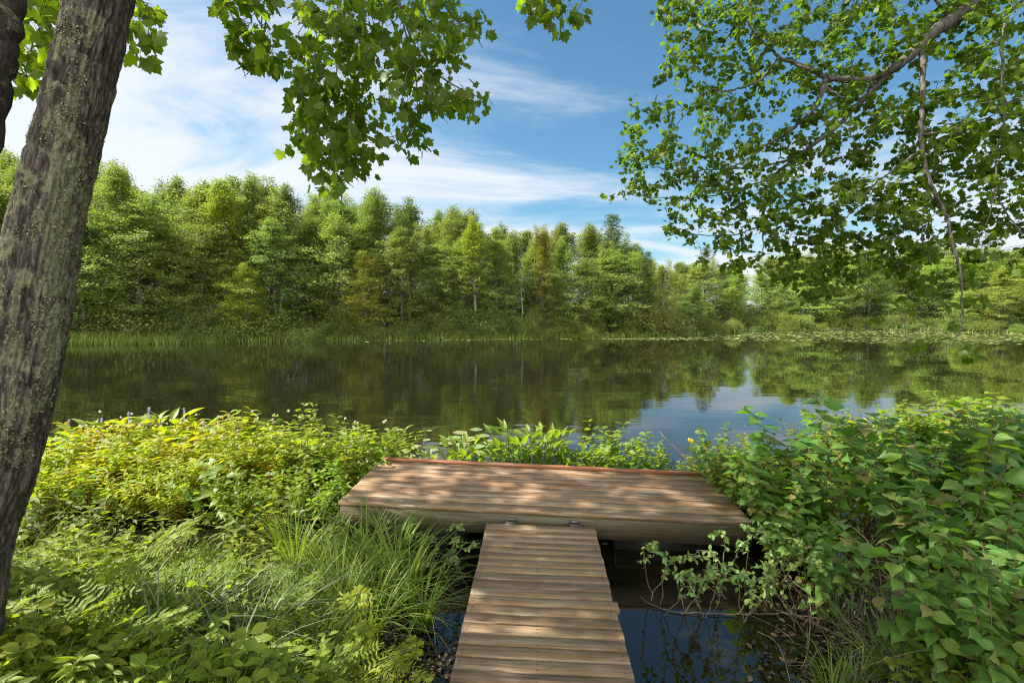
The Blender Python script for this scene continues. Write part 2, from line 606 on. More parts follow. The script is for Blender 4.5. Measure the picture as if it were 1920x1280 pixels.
def ground_mat():
    m, nt, N, L, b = new_mat('ground_mud_and_soil')
    v = mapping(N, L, (1, 1, 1))
    n1 = noise_n(N, L, v, 2.2, 8, 0.65)
    n2 = noise_n(N, L, v, 34.0, 6, 0.7)
    c = ramp(N, L, n1, [(0.35, (0.012, 0.009, 0.006)), (0.55, (0.030, 0.022, 0.013)), (0.72, (0.052, 0.045, 0.022))])
    c = mixc(N, L, 0.6, c, ramp(N, L, n2, [(0.35, (0.45, 0.45, 0.45)), (0.7, (1.5, 1.45, 1.35))]), 'MULTIPLY')
    geo = N.new('ShaderNodeNewGeometry')
    sp = N.new('ShaderNodeSeparateXYZ')
    L.new(geo.outputs['Position'], sp.inputs[0])
    # far woodland floor carries moss and leaf mould
    far = N.new('ShaderNodeMapRange')
    far.inputs['From Min'].default_value = 24
    far.inputs['From Max'].default_value = 30
    L.new(sp.outputs['Y'], far.inputs['Value'])
    c = mixc(N, L, far.outputs[0], c, ramp(N, L, n1, [(0.4, (0.022, 0.030, 0.010)), (0.65, (0.06, 0.075, 0.02))]))
    L.new(c, b.inputs['Base Color'])
    wet = N.new('ShaderNodeMapRange')
    wet.inputs['From Min'].default_value = 0.03
    wet.inputs['From Max'].default_value = 0.16
    wet.inputs['To Min'].default_value = 0.16
    wet.inputs['To Max'].default_value = 0.85
    L.new(sp.outputs['Z'], wet.inputs['Value'])
    L.new(wet.outputs[0], b.inputs['Roughness'])
    bp = N.new('ShaderNodeBump')
    bp.inputs['Strength'].default_value = 0.9
    bp.inputs['Distance'].default_value = 0.03
    L.new(n2, bp.inputs['Height'])
    L.new(bp.outputs[0], b.inputs['Normal'])
    return m


def water_mat():
    m, nt, N, L, b = new_mat('pond_water')
    b.inputs['Base Color'].default_value = (0.0085, 0.008, 0.004, 1)
    b.inputs['Roughness'].default_value = 0.012
    b.inputs['IOR'].default_value = 1.5
    b.inputs['Specular IOR Level'].default_value = 0.8
    v = mapping(N, L, (0.30, 1.5, 1.0), 'Object', (0, 0, R(4)))
    n1 = noise_n(N, L, v, 1.15, 1, 0.4)
    v2 = mapping(N, L, (0.7, 3.2, 1.0), 'Object', (0, 0, R(-6)))
    n2 = noise_n(N, L, v2, 2.2, 1, 0.4)
    v3 = mapping(N, L, (0.05, 0.11, 1.0))
    calm = noise_n(N, L, v3, 1.0, 2)
    mr = N.new('ShaderNodeMapRange')
    mr.inputs['From Min'].default_value = 0.38
    mr.inputs['From Max'].default_value = 0.62
    mr.inputs['To Min'].default_value = 0.45
    mr.inputs['To Max'].default_value = 1.0
    L.new(calm, mr.inputs['Value'])
    a = N.new('ShaderNodeMath')
    a.operation = 'MULTIPLY_ADD'
    L.new(n2, a.inputs[0])
    a.inputs[1].default_value = 0.30
    L.new(n1, a.inputs[2])
    g = N.new('ShaderNodeMath')
    g.operation = 'MULTIPLY'
    L.new(a.outputs[0], g.inputs[0])
    L.new(mr.outputs[0], g.inputs[1])
    # a light breeze reaches the west side; the east side lies calm
    gp = N.new('ShaderNodeNewGeometry')
    sx = N.new('ShaderNodeSeparateXYZ')
    L.new(gp.outputs['Position'], sx.inputs[0])
    we = N.new('ShaderNodeMapRange')
    we.interpolation_type = 'SMOOTHSTEP'
    we.inputs['From Min'].default_value = -1.0
    we.inputs['From Max'].default_value = 5.0
    we.inputs['To Min'].default_value = 1.0
    we.inputs['To Max'].default_value = 0.30
    L.new(sx.outputs['X'], we.inputs['Value'])
    g0 = g
    g = N.new('ShaderNodeMath')
    g.operation = 'MULTIPLY'
    L.new(g0.outputs[0], g.inputs[0])
    L.new(we.outputs[0], g.inputs[1])
    bp = N.new('ShaderNodeBump')
    bp.inputs['Strength'].default_value = 1.0
    bp.inputs['Distance'].default_value = 0.0085
    L.new(g.outputs[0], bp.inputs['Height'])
    L.new(bp.outputs[0], b.inputs['Normal'])
    return m


def trunk_mat():
    m, nt, N, L, b = new_mat('maple_trunk_bark')
    v = mapping(N, L, (17, 17, 4.2))
    n1 = noise_n(N, L, v, 1.6, 9, 0.74, 1.1)
    v2 = mapping(N, L, (1, 1, 1))
    n2 = noise_n(N, L, v2, 46, 6, 0.7)
    c = ramp(N, L, n1, [(0.36, (0.014, 0.011, 0.009)), (0.48, (0.062, 0.052, 0.041)), (0.60, (0.135, 0.118, 0.097)), (0.78, (0.235, 0.215, 0.182))])
    pl = N.new('ShaderNodeAttribute')
    pl.attribute_name = 'plate'
    c = mixc(N, L, ramp(N, L, pl.outputs['Fac'], [(0.05, (0.6, 0.6, 0.6)), (0.5, (0, 0, 0))]), c, (0.02, 0.015, 0.012))
    # crust lichen
    n3 = noise_n(N, L, v2, 9.0, 7, 0.72, 0.5)
    at = N.new('ShaderNodeAttribute')
    at.attribute_name = 'lichen'
    sm = N.new('ShaderNodeMath')
    sm.operation = 'ADD'
    L.new(n3, sm.inputs[0])
    L.new(at.outputs['Fac'], sm.inputs[1])
    lm = ramp(N, L, sm.outputs[0], [(0.56, (0, 0, 0)), (0.62, (0.9, 0.9, 0.9))])
    lc = ramp(N, L, n2, [(0.3, (0.085, 0.092, 0.048)), (0.7, (0.24, 0.25, 0.15))])
    c = mixc(N, L, lm, c, lc)
    # old bare wound
    at2 = N.new('ShaderNodeAttribute')
    at2.attribute_name = 'wound'
    c = mixc(N, L, at2.outputs['Fac'], c, ramp(N, L, n1, [(0.35, (0.055, 0.036, 0.024)), (0.7, (0.20, 0.17, 0.14))]))
    L.new(c, b.inputs['Base Color'])
    b.inputs['Roughness'].default_value = 0.88
    b.inputs['Specular IOR Level'].default_value = 0.2
    h = N.new('ShaderNodeMath')
    h.operation = 'MULTIPLY_ADD'
    L.new(n2, h.inputs[0])
    h.inputs[1].default_value = 0.35
    L.new(n1, h.inputs[2])
    bp = N.new('ShaderNodeBump')
    bp.inputs['Strength'].default_value = 1.0
    bp.inputs['Distance'].default_value = 0.02
    L.new(h.outputs[0], bp.inputs['Height'])
    L.new(bp.outputs[0], b.inputs['Normal'])
    return m


M['ground'], M['water'], M['trunk'] = ground_mat(), water_mat(), trunk_mat()
M['lichen'] = leaf_mat('lichen_flake', [(0.085, 0.090, 0.042), (0.14, 0.145, 0.072), (0.235, 0.24, 0.14)], 0.05, (0.2, 0.2, 0.1), 0.9, 0.1)

# ------------------------------------------------------------------ pond outline, ground, water
near_shore = [(-60, 9), (-12, 6.2), (-7, 5.0), (-4.2, 4.35), (-2.6, 4.0), (-1.5, 3.55), (-0.75, 2.9), (-0.33, 2.3), (0.1, 1.9), (0.6, 1.75),
              (1.15, 1.9), (1.5, 2.3), (1.75, 2.8), (2.05, 3.3), (2.5, 3.9), (3.0, 4.6), (3.9, 5.6), (5.2, 6.6), (8, 7.6), (14, 9), (60, 14)]
far_cols = [(2300, 40), (2000, 46), (1900, 49), (1750, 52), (1600, 53), (1450, 50), (1330, 45), (1250, 40.5), (1180, 39.0), (1100, 38.0), (980, 37.6), (860, 36.6),
            (740, 35.8), (600, 34.8), (520, 33.4), (430, 32.6), (340, 31.8), (230, 30.8), (120, 30.4), (0, 30.5), (-200, 29), (-500, 27)]
POND = near_shore + [col_at(px, d) for px, d in far_cols]
POND = np.array(POND + [(-60, 24)])


def pond_sd(x, y):
    """signed distance, positive inside the pond"""
    x, y = np.asarray(x, float), np.asarray(y, float)
    best = np.full(x.shape, 1e9)
    inside = np.zeros(x.shape, bool)
    n = len(POND)
    for i in range(n):
        ax, ay = POND[i]
        bx, by = POND[(i + 1) % n]
        dx, dy = bx - ax, by - ay
        t = np.clip(((x - ax) * dx + (y - ay) * dy) / (dx * dx + dy * dy + 1e-12), 0, 1)
        best = np.minimum(best, np.hypot(x - ax - t * dx, y - ay - t * dy))
        c = ((ay > y) != (by > y)) & (x < (bx - ax) * (y - ay) / (by - ay + 1e-12) + ax)
        inside ^= c
    return np.where(inside, best, -best)


def hnoise(x, y, s):
    x, y = np.asarray(x, float) * s, np.asarray(y, float) * s
    return (np.sin(x * 1.7 + 1.3 * np.sin(y * 1.1 + 0.4)) + np.sin(y * 2.3 + 1.7 * np.sin(x * 0.9 + 2.1)) + 0.6 * np.sin(x * 4.1 + y * 3.3)) / 2.6


def ground_z(x, y):
    s = pond_sd(x, y)
    x, y = np.asarray(x, float), np.asarray(y, float)
    zin = -0.75 * ss(0.0, 2.2, s) - 0.02
    zout = 0.34 * ss(0.0, 1.5, -s) + 0.5 * ss(2, 18, -s) * ss(20, 30, y) + 0.05 * hnoise(x, y, 2.1) * ss(0.1, 0.8, -s) + 1.5 * ss(30, 120, -s)
    zout = zout + 0.012 * hnoise(x, y, 9.0)
    return np.where(s > 0, zin, zout)


def gz(x, y):
    return float(ground_z(np.array([x]), np.array([y]))[0])


def axis_coords(a, b, fine, far_lo, far_hi):
    core = np.arange(a, b + 1e-6, fine)
    up, st, p = [], fine, b
    while p < far_hi:
        st *= 1.16
        p += st
        up.append(p)
    dn, st, p = [], fine, a
    while p > far_lo:
        st *= 1.16
        p -= st
        dn.append(p)
    return np.array(dn[::-1] + list(core) + up)


gx = axis_coords(-5, 5, 0.08, -420, 420)
gy1 = axis_coords(0.3, 7.5, 0.08, -60, 27)
gy = np.concatenate([gy1[gy1 < 26.5], np.arange(27, 66, 0.7), axis_coords(66, 67, 1.0, 66, 520)[1:]])
X, Y = np.meshgrid(gx, gy)
Z = ground_z(X, Y)
mb = MB()
nx, ny = len(gx), len(gy)
i = np.arange(ny - 1)[:, None] * nx
j = np.arange(nx - 1)[None, :]
q = np.stack([i + j, i + j + 1, i + nx + j + 1, i + nx + j], -1).reshape(-1, 4)
mb.v.append(np.stack([X, Y, Z], -1).reshape(-1, 3))
mb.l.append(q.ravel())
mb.s.append(np.full(len(q), 4))
tag(mb.build('ground', M['ground'], smooth=True), 'dark muddy bank and woodland soil round the pond', kind='structure')
mb = MB()
mb.add([(-62, 1.0, 0), (62, 1.0, 0), (62, 60, 0), (-62, 60, 0)], [(0, 1, 2, 3)])
tag(mb.build('water', M['water']), 'still dark pond water mirroring the far trees', kind='structure')

rng = np.random.default_rng(11)

# ------------------------------------------------------------------ leaf shapes (unit length along +Y, face up +Z)
RHOMB = (np.array([(0, 0, 0), (-0.30, 0.45, 0.07), (0, 1, -0.03), (0.30, 0.45, 0.07)]), [(0, 2, 1), (0, 3, 2)])
NEEDLE = (np.array([(0, 0, 0), (-0.10, 0.5, 0.02), (0, 1, 0), (0.10, 0.5, 0.02)]), [(0, 2, 1), (0, 3, 2)])


def blade_leaf(widths, droop=0.25, fold=0.25, pet=0.0, ripple=0.0):
    k = len(widths)
    v, f = [], []
    for a, w in enumerate(widths):
        t = a / (k - 1)
        y = pet + t * (1 - pet)
        z = -droop * t * t
        y2 = y - 0.25 * droop * t * t
        rp = ripple * (1 if a % 2 else -1)
        v += [(-w, y2, z + fold * w + rp), (0, y2, z), (w, y2, z + fold * w - rp)]
    for a in range(k - 1):
        b0, b1 = 3 * a, 3 * a + 3
        f += [(b0, b0 + 1, b1 + 1, b1), (b0 + 1, b0 + 2, b1 + 2, b1 + 1)]
    if pet > 0:
        n = len(v)
        v += [(-0.012, 0, 0.0), (0.012, 0, 0.0)]
        f.append((n, n + 1, 2, 0))
    return np.array(v), f


OVATE = blade_leaf([0.05, 0.20, 0.285, 0.305, 0.275, 0.21, 0.125, 0.05, 0.004], 0.34, 0.16, 0.08, 0.010)
LANCE = blade_leaf([0.02, 0.10, 0.145, 0.135, 0.085, 0.006], 0.28, 0.3, 0.05)
SPEAR = blade_leaf([0.10, 0.20, 0.20, 0.165, 0.11, 0.05, 0.005], 0.22, 0.5, 0.0)
SMALL = blade_leaf([0.02, 0.20, 0.27, 0.20, 0.006], 0.18, 0.3, 0.08)


def maple_leaf():
    half = [(0.06, 0.14), (0.22, 0.05), (0.42, 0.18), (0.37, 0.31), (0.44, 0.40), (0.58, 0.60), (0.43, 0.62), (0.31, 0.60), (0.30, 0.70), (0.27, 0.82), (0.14, 0.88)]
    pts = [(0, 0.20)] + half + [(0, 1.06)] + [(-x, y) for x, y in reversed(half)]
    v = [(x, y, -0.10 * abs(x) - 0.22 * max(0, y - 0.35) ** 2 + (0.035 if k % 2 else 0)) for k, (x, y) in enumerate(pts)]
    n = len(v)
    v.append((0, 0.42, 0.02))
    f = [(k, (k + 1) % n, n) for k in range(n)]
    m = len(v)
    v += [(-0.012, -0.35, 0.05), (0.012, -0.35, 0.05), (0.012, 0.21, 0.0), (-0.012, 0.21, 0.0)]
    f.append((m, m + 1, m + 2, m + 3))
    return np.array(v), f


MAPLE = maple_leaf()


def frames(direc, normal, size):
    """rotation matrices whose Y follows direc and Z is near normal"""
    y = direc / (np.linalg.norm(direc, axis=1)[:, None] + 1e-9)
    x = np.cross(y, normal)
    x /= np.linalg.norm(x, axis=1)[:, None] + 1e-9
    z = np.cross(x, y)
    return np.stack([x, y, z], -1) * np.asarray(size)[:, None, None]


def rdir(n, r=rng):
    v = r.normal(size=(n, 3))
    return v / np.linalg.norm(v, axis=1)[:, None]


# ------------------------------------------------------------------ far shore trees
def far_leaves(mb, centres, per, spread, size, r, up=0.75, template=RHOMB, out=None):
    n = len(centres)
    T = np.repeat(centres, per, 0) + r.normal(size=(n * per, 3)) * np.asarray(spread)
    nrm = rdir(n * per, r) * 0.75 + np.array([0, 0, up])
    d = rdir(n * per, r) * np.array([1, 1, 0.45]) + np.array([0, 0, -0.1])
    if out is not None:
        nrm = nrm + np.repeat(out, per, 0) * 0.45
        d = d + np.repeat(out, per, 0) * 0.6
    s = size * r.uniform(0.65, 1.25, n * per)
    mb.add_many(*template, frames(d, nrm, s), T)


def broadleaf(seed, H, wid, base, steep, nb, per, lsize, label='', bark='far_bark', top=0.35):
    r = np.random.default_rng(seed)
    root = thing('broadleaf_tree', label, 'tree')
    tm, cm = MB(), MB()
    k = 9
    t = np.linspace(0, 1, k)
    path = np.stack([0.18 * np.sin(t * 5 + seed) * t, 0.18 * np.cos(t * 4 + seed * 2) * t, t * H * 0.96], -1)
    tm.tube(path, 0.012 * H * (1 - t) ** 0.8 + 0.012, 7)
    cents, outs = [], []
    for b in range(nb):
        u = base + (1 - base) * (b + r.uniform(0, 1)) / nb
        rel = (u - base) / (1 - base)
        prof = (0.62 + 0.38 * min(1.0, rel / 0.3)) * (1 - rel ** 2.0) ** 0.9 + 0.05
        Lb = wid * prof * r.uniform(0.6, 1.2)
        az = b * 2.399 + r.uniform(-0.5, 0.5)
        el = R(steep + 22 * rel + r.uniform(-14, 14))
        p0 = np.array([np.interp(u, t * 0.96 + 0.0, path[:, 0]), np.interp(u, t, path[:, 1]), u * H * 0.96])
        dh = np.array([math.cos(az), math.sin(az), 0])
        s = np.linspace(0, 1, 5)[:, None]
        pts = p0 + dh * Lb * s * math.cos(el) + np.array([0, 0, 1]) * Lb * (s * math.sin(el) + 0.12 * s * s)
        tm.tube(pts, np.linspace(0.0045 * H * (1 - 0.6 * rel), 0.008, 5), 4, cap=False)
        nc = max(2, int(3 + Lb * 2.3))
        for q in range(nc):
            f = r.uniform(0.22, 1.04)
            c = p0 + dh * Lb * f * math.cos(el) + np.array([0, 0, Lb * (f * math.sin(el) + 0.12 * f * f)])
            c = c + r.normal(size=3) * np.array([0.20, 0.20, 0.12]) * (0.5 + Lb * 0.42)
            cents.append(c)
            outs.append(dh)
    # feathery leaders
    for q in range(int(10 * top / 0.35)):
        a = r.uniform(0, 6.28)
        rad = r.uniform(0, 0.5) * wid
        hh = H * r.uniform(0.88, 1.10) - rad * 0.7
        b0 = np.array([rad * math.cos(a), rad * math.sin(a), hh])
        for z in np.arange(0, H * 0.2, 0.14):
            cents.append(b0 - np.array([0, 0, z]) + r.normal(size=3) * (0.02 + 0.13 * z) * np.array([1, 1, 0.3]))
            outs.append(np.array([0, 0, 1.0]))
        tm.tube([b0 - np.array([0, 0, H * 0.14]), b0 - np.array([0, 0, 0.08])], [0.018, 0.006], 4, cap=False)
    cents, outs = np.array(cents), np.array(outs)
    far_leaves(cm, cents, int(per * 1.25), (0.22, 0.22, 0.10), lsize, r, 0.9, RHOMB, outs)
    tm.build('trunk', M[bark], root)
    cm.build('crown', M['far_leaf'], root)
    return root


def pine(seed, H, wid, layers, label='', base=0.3):
    r = np.random.default_rng(seed)
    root = thing('pine_tree', label, 'tree')
    tm, cm = MB(), MB()
    t = np.linspace(0, 1, 8)
    tm.tube(np.stack([0.1 * np.sin(t * 4), 0.08 * np.cos(t * 3), t * H], -1), 0.013 * H * (1 - t) + 0.012, 7)
    cents, outs = [], []
    for a in range(layers):
        u = base + (1 - base) * (a / (layers - 1)) ** 0.9 * 0.97
        rel = (u - base) / (1 - base)
        for b in range(5):
            az = a * 1.1 + b * 1.257 + r.uniform(-0.3, 0.3)
            Lb = wid * (1 - rel) ** 0.75 * r.uniform(0.55, 1.1) + 0.18
            dh = np.array([math.cos(az), math.sin(az), 0])
            s = np.linspace(0, 1, 5)[:, None]
            rise = 0.18 + 0.5 * rel
            pts = np.array([0, 0, u * H]) + dh * Lb * s + np.array([0, 0, 1]) * Lb * rise * s ** 1.5
            tm.tube(pts, np.linspace(0.03, 0.007, 5), 4, cap=False)
            for f in np.linspace(0.35, 1.0, max(2, int(Lb * 4))):
                cents.append(np.array([0, 0, u * H]) + dh * Lb * f + np.array([0, 0, Lb * rise * f ** 1.5]) + r.normal(size=3) * np.array([0.10, 0.10, 0.04]))
                outs.append(dh + np.array([0, 0, 0.5]))
    cents.append(np.array([0, 0, H]))
    outs.append(np.array([0, 0, 1.0]))
    far_leaves(cm, np.array(cents), 26, (0.13, 0.13, 0.06), 0.24, r, 0.4, NEEDLE, np.array(outs))
    tm.build('trunk', M['far_bark'], root)
    cm.build('crown', M['far_pine'], root)
    return root


def shore_shrub(seed, H, wid, ncl, per, lsize, label='', flat=0.8):
    r = np.random.default_rng(seed)
    root = thing('shore_shrub', label, 'shrub')
    tm, cm = MB(), MB()
    cents, outs = [], []
    lobes = [(r.uniform(-0.55, 0.55) * wid, r.uniform(-0.4, 0.4) * wid, r.uniform(0.55, 1.0)) for _ in range(6)]
    for lx, ly, lh in lobes:
        tm.tube([(lx * 0.2, ly * 0.2, -0.1), (lx * 0.6, ly * 0.6, H * lh * 0.45), (lx, ly, H * lh * 0.85)], [0.03, 0.02, 0.008], 4, cap=False)
        for q in range(ncl // 6):
            d = rdir(1, r)[0]
            rr = r.uniform(0.45, 1.05)
            cents.append(np.array([lx, ly, H * lh * 0.5]) + d * rr * np.array([wid * 0.5, wid * 0.5, H * lh * 0.5]))
            outs.append(d)
    cents = np.array(cents)
    cents[:, 2] = np.maximum(cents[:, 2], 0.05)
    far_leaves(cm, cents, per, (0.13, 0.13, 0.10), lsize, r, 0.6, RHOMB, np.array(outs))
    tm.build('stems', M['far_bark'], root)
    cm.build('foliage', M['far_shrub'], root)
    return root


B = Kinds([
    broadleaf(1, 12.0, 3.0, 0.16, 22, 74, 26, 0.147),
    broadleaf(2, 12.5, 2.7, 0.14, 34, 76, 26, 0.140, top=0.6),
    broadleaf(3, 11.5, 3.2, 0.12, 14, 70, 28, 0.147),
    broadleaf(4, 13.0, 2.9, 0.18, 30, 76, 24, 0.147, top=0.6),
    broadleaf(5, 10.5, 3.0, 0.08, 22, 76, 28, 0.140),
    broadleaf(6, 12.0, 2.6, 0.34, 28, 56, 26, 0.140, bark='pale_bark'),
    broadleaf(7, 9.0, 3.0, 0.06, 16, 70, 28, 0.133, top=0.2),
])
PN = Kinds([pine(31, 12.0, 1.9, 20), pine(32, 11.0, 2.6, 13, base=0.4)])
SH = Kinds([
    shore_shrub(41, 1.9, 1.5, 210, 26, 0.081),
    shore_shrub(42, 1.4, 1.7, 210, 26, 0.074),
    shore_shrub(43, 2.6, 1.6, 230, 26, 0.087),
    shore_shrub(44, 1.0, 1.4, 180, 26, 0.074),
])

SKY = np.array([(-400, 240), (0, 262), (130, 300), (200, 300), (260, 318), (330, 330), (400, 338), (450, 328), (520, 338), (600, 348), (690, 360), (740, 368),
                (790, 388), (830, 378), (900, 398), (950, 428), (1000, 435), (1040, 424), (1100, 420), (1160, 428), (1200, 482), (1260, 492), (1330, 486),
                (1450, 470), (1600, 466), (1750, 458), (1920, 466), (2300, 460)], float)
SHORE_PX = np.array(sorted(far_cols), float)


def shore_d(px):
    return float(np.interp(px, SHORE_PX[:, 0], SHORE_PX[:, 1]))


def top_h(px, d, lift=0.0):
    """height of a tree whose tip reaches the photo's skyline at that column"""
    py = float(np.interp(px, SKY[:, 0], SKY[:, 1])) + lift
    v = FWD + UPV * (640 - py) / F_PX
    return CAM_H + v[2] / v[1] * d


HEIGHTS = {}
for k_, kd in (('b', B), ('p', PN), ('s', SH)):
    for n_, r_ in enumerate(kd.p):
        HEIGHTS[(k_, n_)] = max(max(v.co.z for v in c.data.vertices) for c in r_.children)

rr = random.Random(5)


def far_put(kind, n, px, dd, H, label, group=None, color=(1, 1, 1), wide=1.0, name=None, cat=None):
    d = shore_d(px) + dd
    x, y = col_at(px, d)
    s = H / HEIGHTS[(kind, n)]
    K = {'b': B, 'p': PN, 's': SH}[kind]
    o = K.put(n, (x, y, gz(x, y) - 0.05), rr.uniform(0, 6.28), (s * wide, s * wide, s), (rr.uniform(-0.03, 0.03), rr.uniform(-0.03, 0.03)), color, label, group)
    if name:
        o.name = name
    if cat:
        o['category'] = cat
    return o


# trees one can single out
yg = (1.55, 1.45, 0.55)
far_put('b', 5, 893, 1.6, top_h(893, shore_d(893) + 1.6, 12), 'slim yellow-green tree with a pale bare lower trunk on the far shore', color=(1.4, 1.38, 0.5), wide=1.0)
far_put('b', 6, 686, 0.9, top_h(686, shore_d(686) + .9, 112), 'small orange-tinged yellow tree standing in front of the taller far wood', color=(1.6, 1.3, 0.65), wide=1.0)
far_put('b', 6, 462, 0.9, top_h(462, shore_d(462) + .9, 165), 'low yellow-green tree among pale shrubs at the far water edge', color=(1.5, 1.4, 0.45), wide=1.2)
far_put('b', 1, 424, 3.2, top_h(424, shore_d(424) + 3.2, 22), 'bright lime-green slim tree with upswept branches in the far wood', color=(1.4, 1.35, 0.55), wide=1.1)
far_put('p', 0, 1146, 4.6, top_h(1146, shore_d(1146) + 4.6, -18), 'tall airy pine whose tip rises above the far skyline', color=(1.5, 1.5, 1.3), wide=1.25)
far_put('b', 3, 1015, 2.4, top_h(1015, shore_d(1015) + 2.4, -4), 'slender far-shore tree with a rusty red tint in its upper crown', color=(1.25, 0.98, 0.7), wide=0.95)
far_put('p', 0, 1210, 9.0, top_h(1210, shore_d(1210) + 9, -6), 'small dark pointed pine tip in the dip of the far skyline', color=(0.7, 0.75, 0.8), wide=0.8)
far_put('p', 1, 1318, 10.0, top_h(1318, shore_d(1318) + 10, -18), 'spreading pine with flat layered boughs behind the overhanging maple leaves', color=(1, 1, 1), wide=1.0)
far_put('p', 1, 1842, 16.0, top_h(1842, shore_d(1842) + 16, -14), 'broad grey-green pine crown rising behind the lily pad cove', color=(1.1, 1.1, 1.2), wide=1.1)
far_put('b', 4, 1240, 1.3, top_h(1240, shore_d(1240) + 1.3, 6), 'rounded pale green tree on the point where the cove opens', color=(1.35, 1.2, 0.9), wide=0.95)
far_put('b', 4, 1228, 0.35, 2.2, 'low pinkish-tan bush leaning over the water at the point', color=(1.5, 1.15, 1.2), wide=1.2, name='leaning_bush', cat='shrub')
far_put('b', 2, 232, 3.0, top_h(232, shore_d(232) + 3, 0), 'tall spreading tree seen just beside the leaning mossy trunk', color=(1.15, 1.15, 0.85), wide=1.0)
far_put('b', 3, 468, 5.6, top_h(468, shore_d(468) + 5.6, -6), 'tall double-topped tree at the highest part of the far skyline', color=(0.95, 1.0, 1.0), wide=0.95)
far_put('b', 1, 712, 4.4, top_h(712, shore_d(712) + 4.4, -10), 'tall plume-topped tree rising behind the orange-tinged tree', color=(0.95, 1.05, 0.9), wide=1.1)

zones = [(-260, 230, 'behind the leaning trunk'), (230, 440, 'beside the lime-green tree'), (440, 690, 'around the tall double-topped tree'),
         (690, 890, 'behind the orange-tinged tree'), (890, 1150, 'beside the tall airy pine'),
         (1150, 1330, 'around the point of the cove'), (1330, 1640, 'at the head of the lily pad cove'), (1640, 2150, 'beyond the lily pad cove')]


def zone(px):
    for a, b, s in zones:
        if a <= px < b:
            return s
    return zones[0][2] if px < 0 else zones[-1][2]


ROW = ['front-row broadleaf tree of the far wood', 'mid-green broadleaf tree deep in the far wood', 'dark backmost tree of the far wood']
for row, (step, dlo, dhi, lo, hi) in enumerate([(56, 1.4, 3.4, 30, 100), (44, 4.0, 7.5, 0, 45), (38, 8.5, 14, -4, 28)]):
    px = -420.0 + row * 15
    while px < 2140:
        p = px + rr.uniform(-16, 16)
        if row == 0 and any(abs(p - q) < 30 for q in (893, 686, 462, 424, 1240, 232)):
            px += step * 0.5
            continue
        d = rr.uniform(dlo, dhi) + (4 * rr.random() if p > 1330 else 0)
        H = top_h(p, shore_d(p) + d, rr.uniform(lo, hi))
        n = rr.choice([0, 1, 2, 3, 4, 5] if row else [0, 2, 4, 6, 1])
        br = rr.uniform(0.86, 1.4)
        warm = rr.uniform(-0.17, 0.07)
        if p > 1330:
            br *= 1.3  # haze over the cove wood painted as paler foliage
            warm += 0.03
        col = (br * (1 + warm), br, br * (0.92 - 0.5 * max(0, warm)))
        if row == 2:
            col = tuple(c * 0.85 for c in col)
        zn = zone(p)
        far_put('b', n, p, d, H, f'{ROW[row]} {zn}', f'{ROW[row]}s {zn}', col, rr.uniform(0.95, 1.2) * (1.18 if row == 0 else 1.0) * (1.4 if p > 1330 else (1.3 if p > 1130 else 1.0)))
        px += step * rr.uniform(0.8, 1.2)

# thin bare-looking understorey trunks
px = 240.0
slim = []
while px < 1110:
    p = px + rr.uniform(-12, 12)
    d = shore_d(p) + rr.uniform(1.8, 4.5)
    x, y = col_at(p, d)
    h = rr.uniform(3.5, 5.5)
    mb = MB()
    ts = np.linspace(0, 1, 6)
    lx, ly = rr.uniform(-0.5, 0.5), rr.uniform(-0.3, 0.3)
    mb.tube(np.stack([lx * ts ** 1.5 + 0.05 * np.sin(ts * 9 + p), ly * ts, ts * h], -1), np.linspace(rr.uniform(0.05, 0.10), 0.02, 6), 6)
    for q in range(3):
        a, z0 = rr.uniform(0, 6.28), rr.uniform(0.45, 0.9)
        b0 = np.array([lx * z0 ** 1.5, ly * z0, z0 * h])
        mb.tube([b0, b0 + np.array([math.cos(a) * 0.4, math.sin(a) * 0.4, 0.25]), b0 + np.array([math.cos(a) * 0.9, math.sin(a) * 0.9, 0.7])], [0.02, 0.014, 0.006], 4, cap=False)
    o = mb.build('bare_sapling', M['pale_bark'] if rr.random() < 0.45 else M['far_bark'], loc=(x, y, gz(x, y) - 0.05))
    zn = zone(p)
    tag(o, f'thin bare sapling stem in the far wood {zn}', 'sapling', f'bare sapling stems {zn}')
    px += rr.uniform(26, 46)

# shrubs along the waterline
SHLAB = ['low shrub overhanging the far waterline', 'taller shrub under the far trees']
for row, (step, dlo, dhi, h0, h1) in enumerate([(34, -0.1, 0.7, 0.6, 1.4), (40, 0.9, 2.4, 1.1, 2.7)]):
    px = -400.0
    while px < 2120:
        p = px + rr.uniform(-10, 10)
        br = rr.uniform(0.8, 1.3)
        warm = rr.uniform(-0.05, 0.25)
        if p < 620 and rr.random() < 0.5:
            br, warm = br * 1.15, -0.05
        col = (br * (1 + warm), br * 1.0, br * rr.uniform(0.45, 0.8))
        cove = p > 1330
        if cove:
            col = (col[0] * 1.1, col[1] * 1.15, col[2])
        if p < 330 and row == 0:
            px += step
            continue
        zn = zone(p)
        far_put('s', rr.randrange(4), p, rr.uniform(dlo, dhi) + (1.5 if p < 330 else 0), rr.uniform(h0, h1) * (0.85 if cove else 1.0), f'{SHLAB[row]} {zn}', f'{SHLAB[row]}s {zn}', col, rr.uniform(0.75, 1.15))
        px += step * rr.uniform(0.6, 1.0)
# dense understorey closing the view between the trunks
px = -400.0
while px < 2140:
    p = px + rr.uniform(-12, 12)
    zn = zone(p)
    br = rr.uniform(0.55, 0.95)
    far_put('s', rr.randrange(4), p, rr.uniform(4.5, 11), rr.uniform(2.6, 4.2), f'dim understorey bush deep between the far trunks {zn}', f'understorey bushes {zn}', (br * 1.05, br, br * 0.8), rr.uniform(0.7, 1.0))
    px += rr.uniform(24, 40)
for K in (B, PN, SH):
    K.finish()


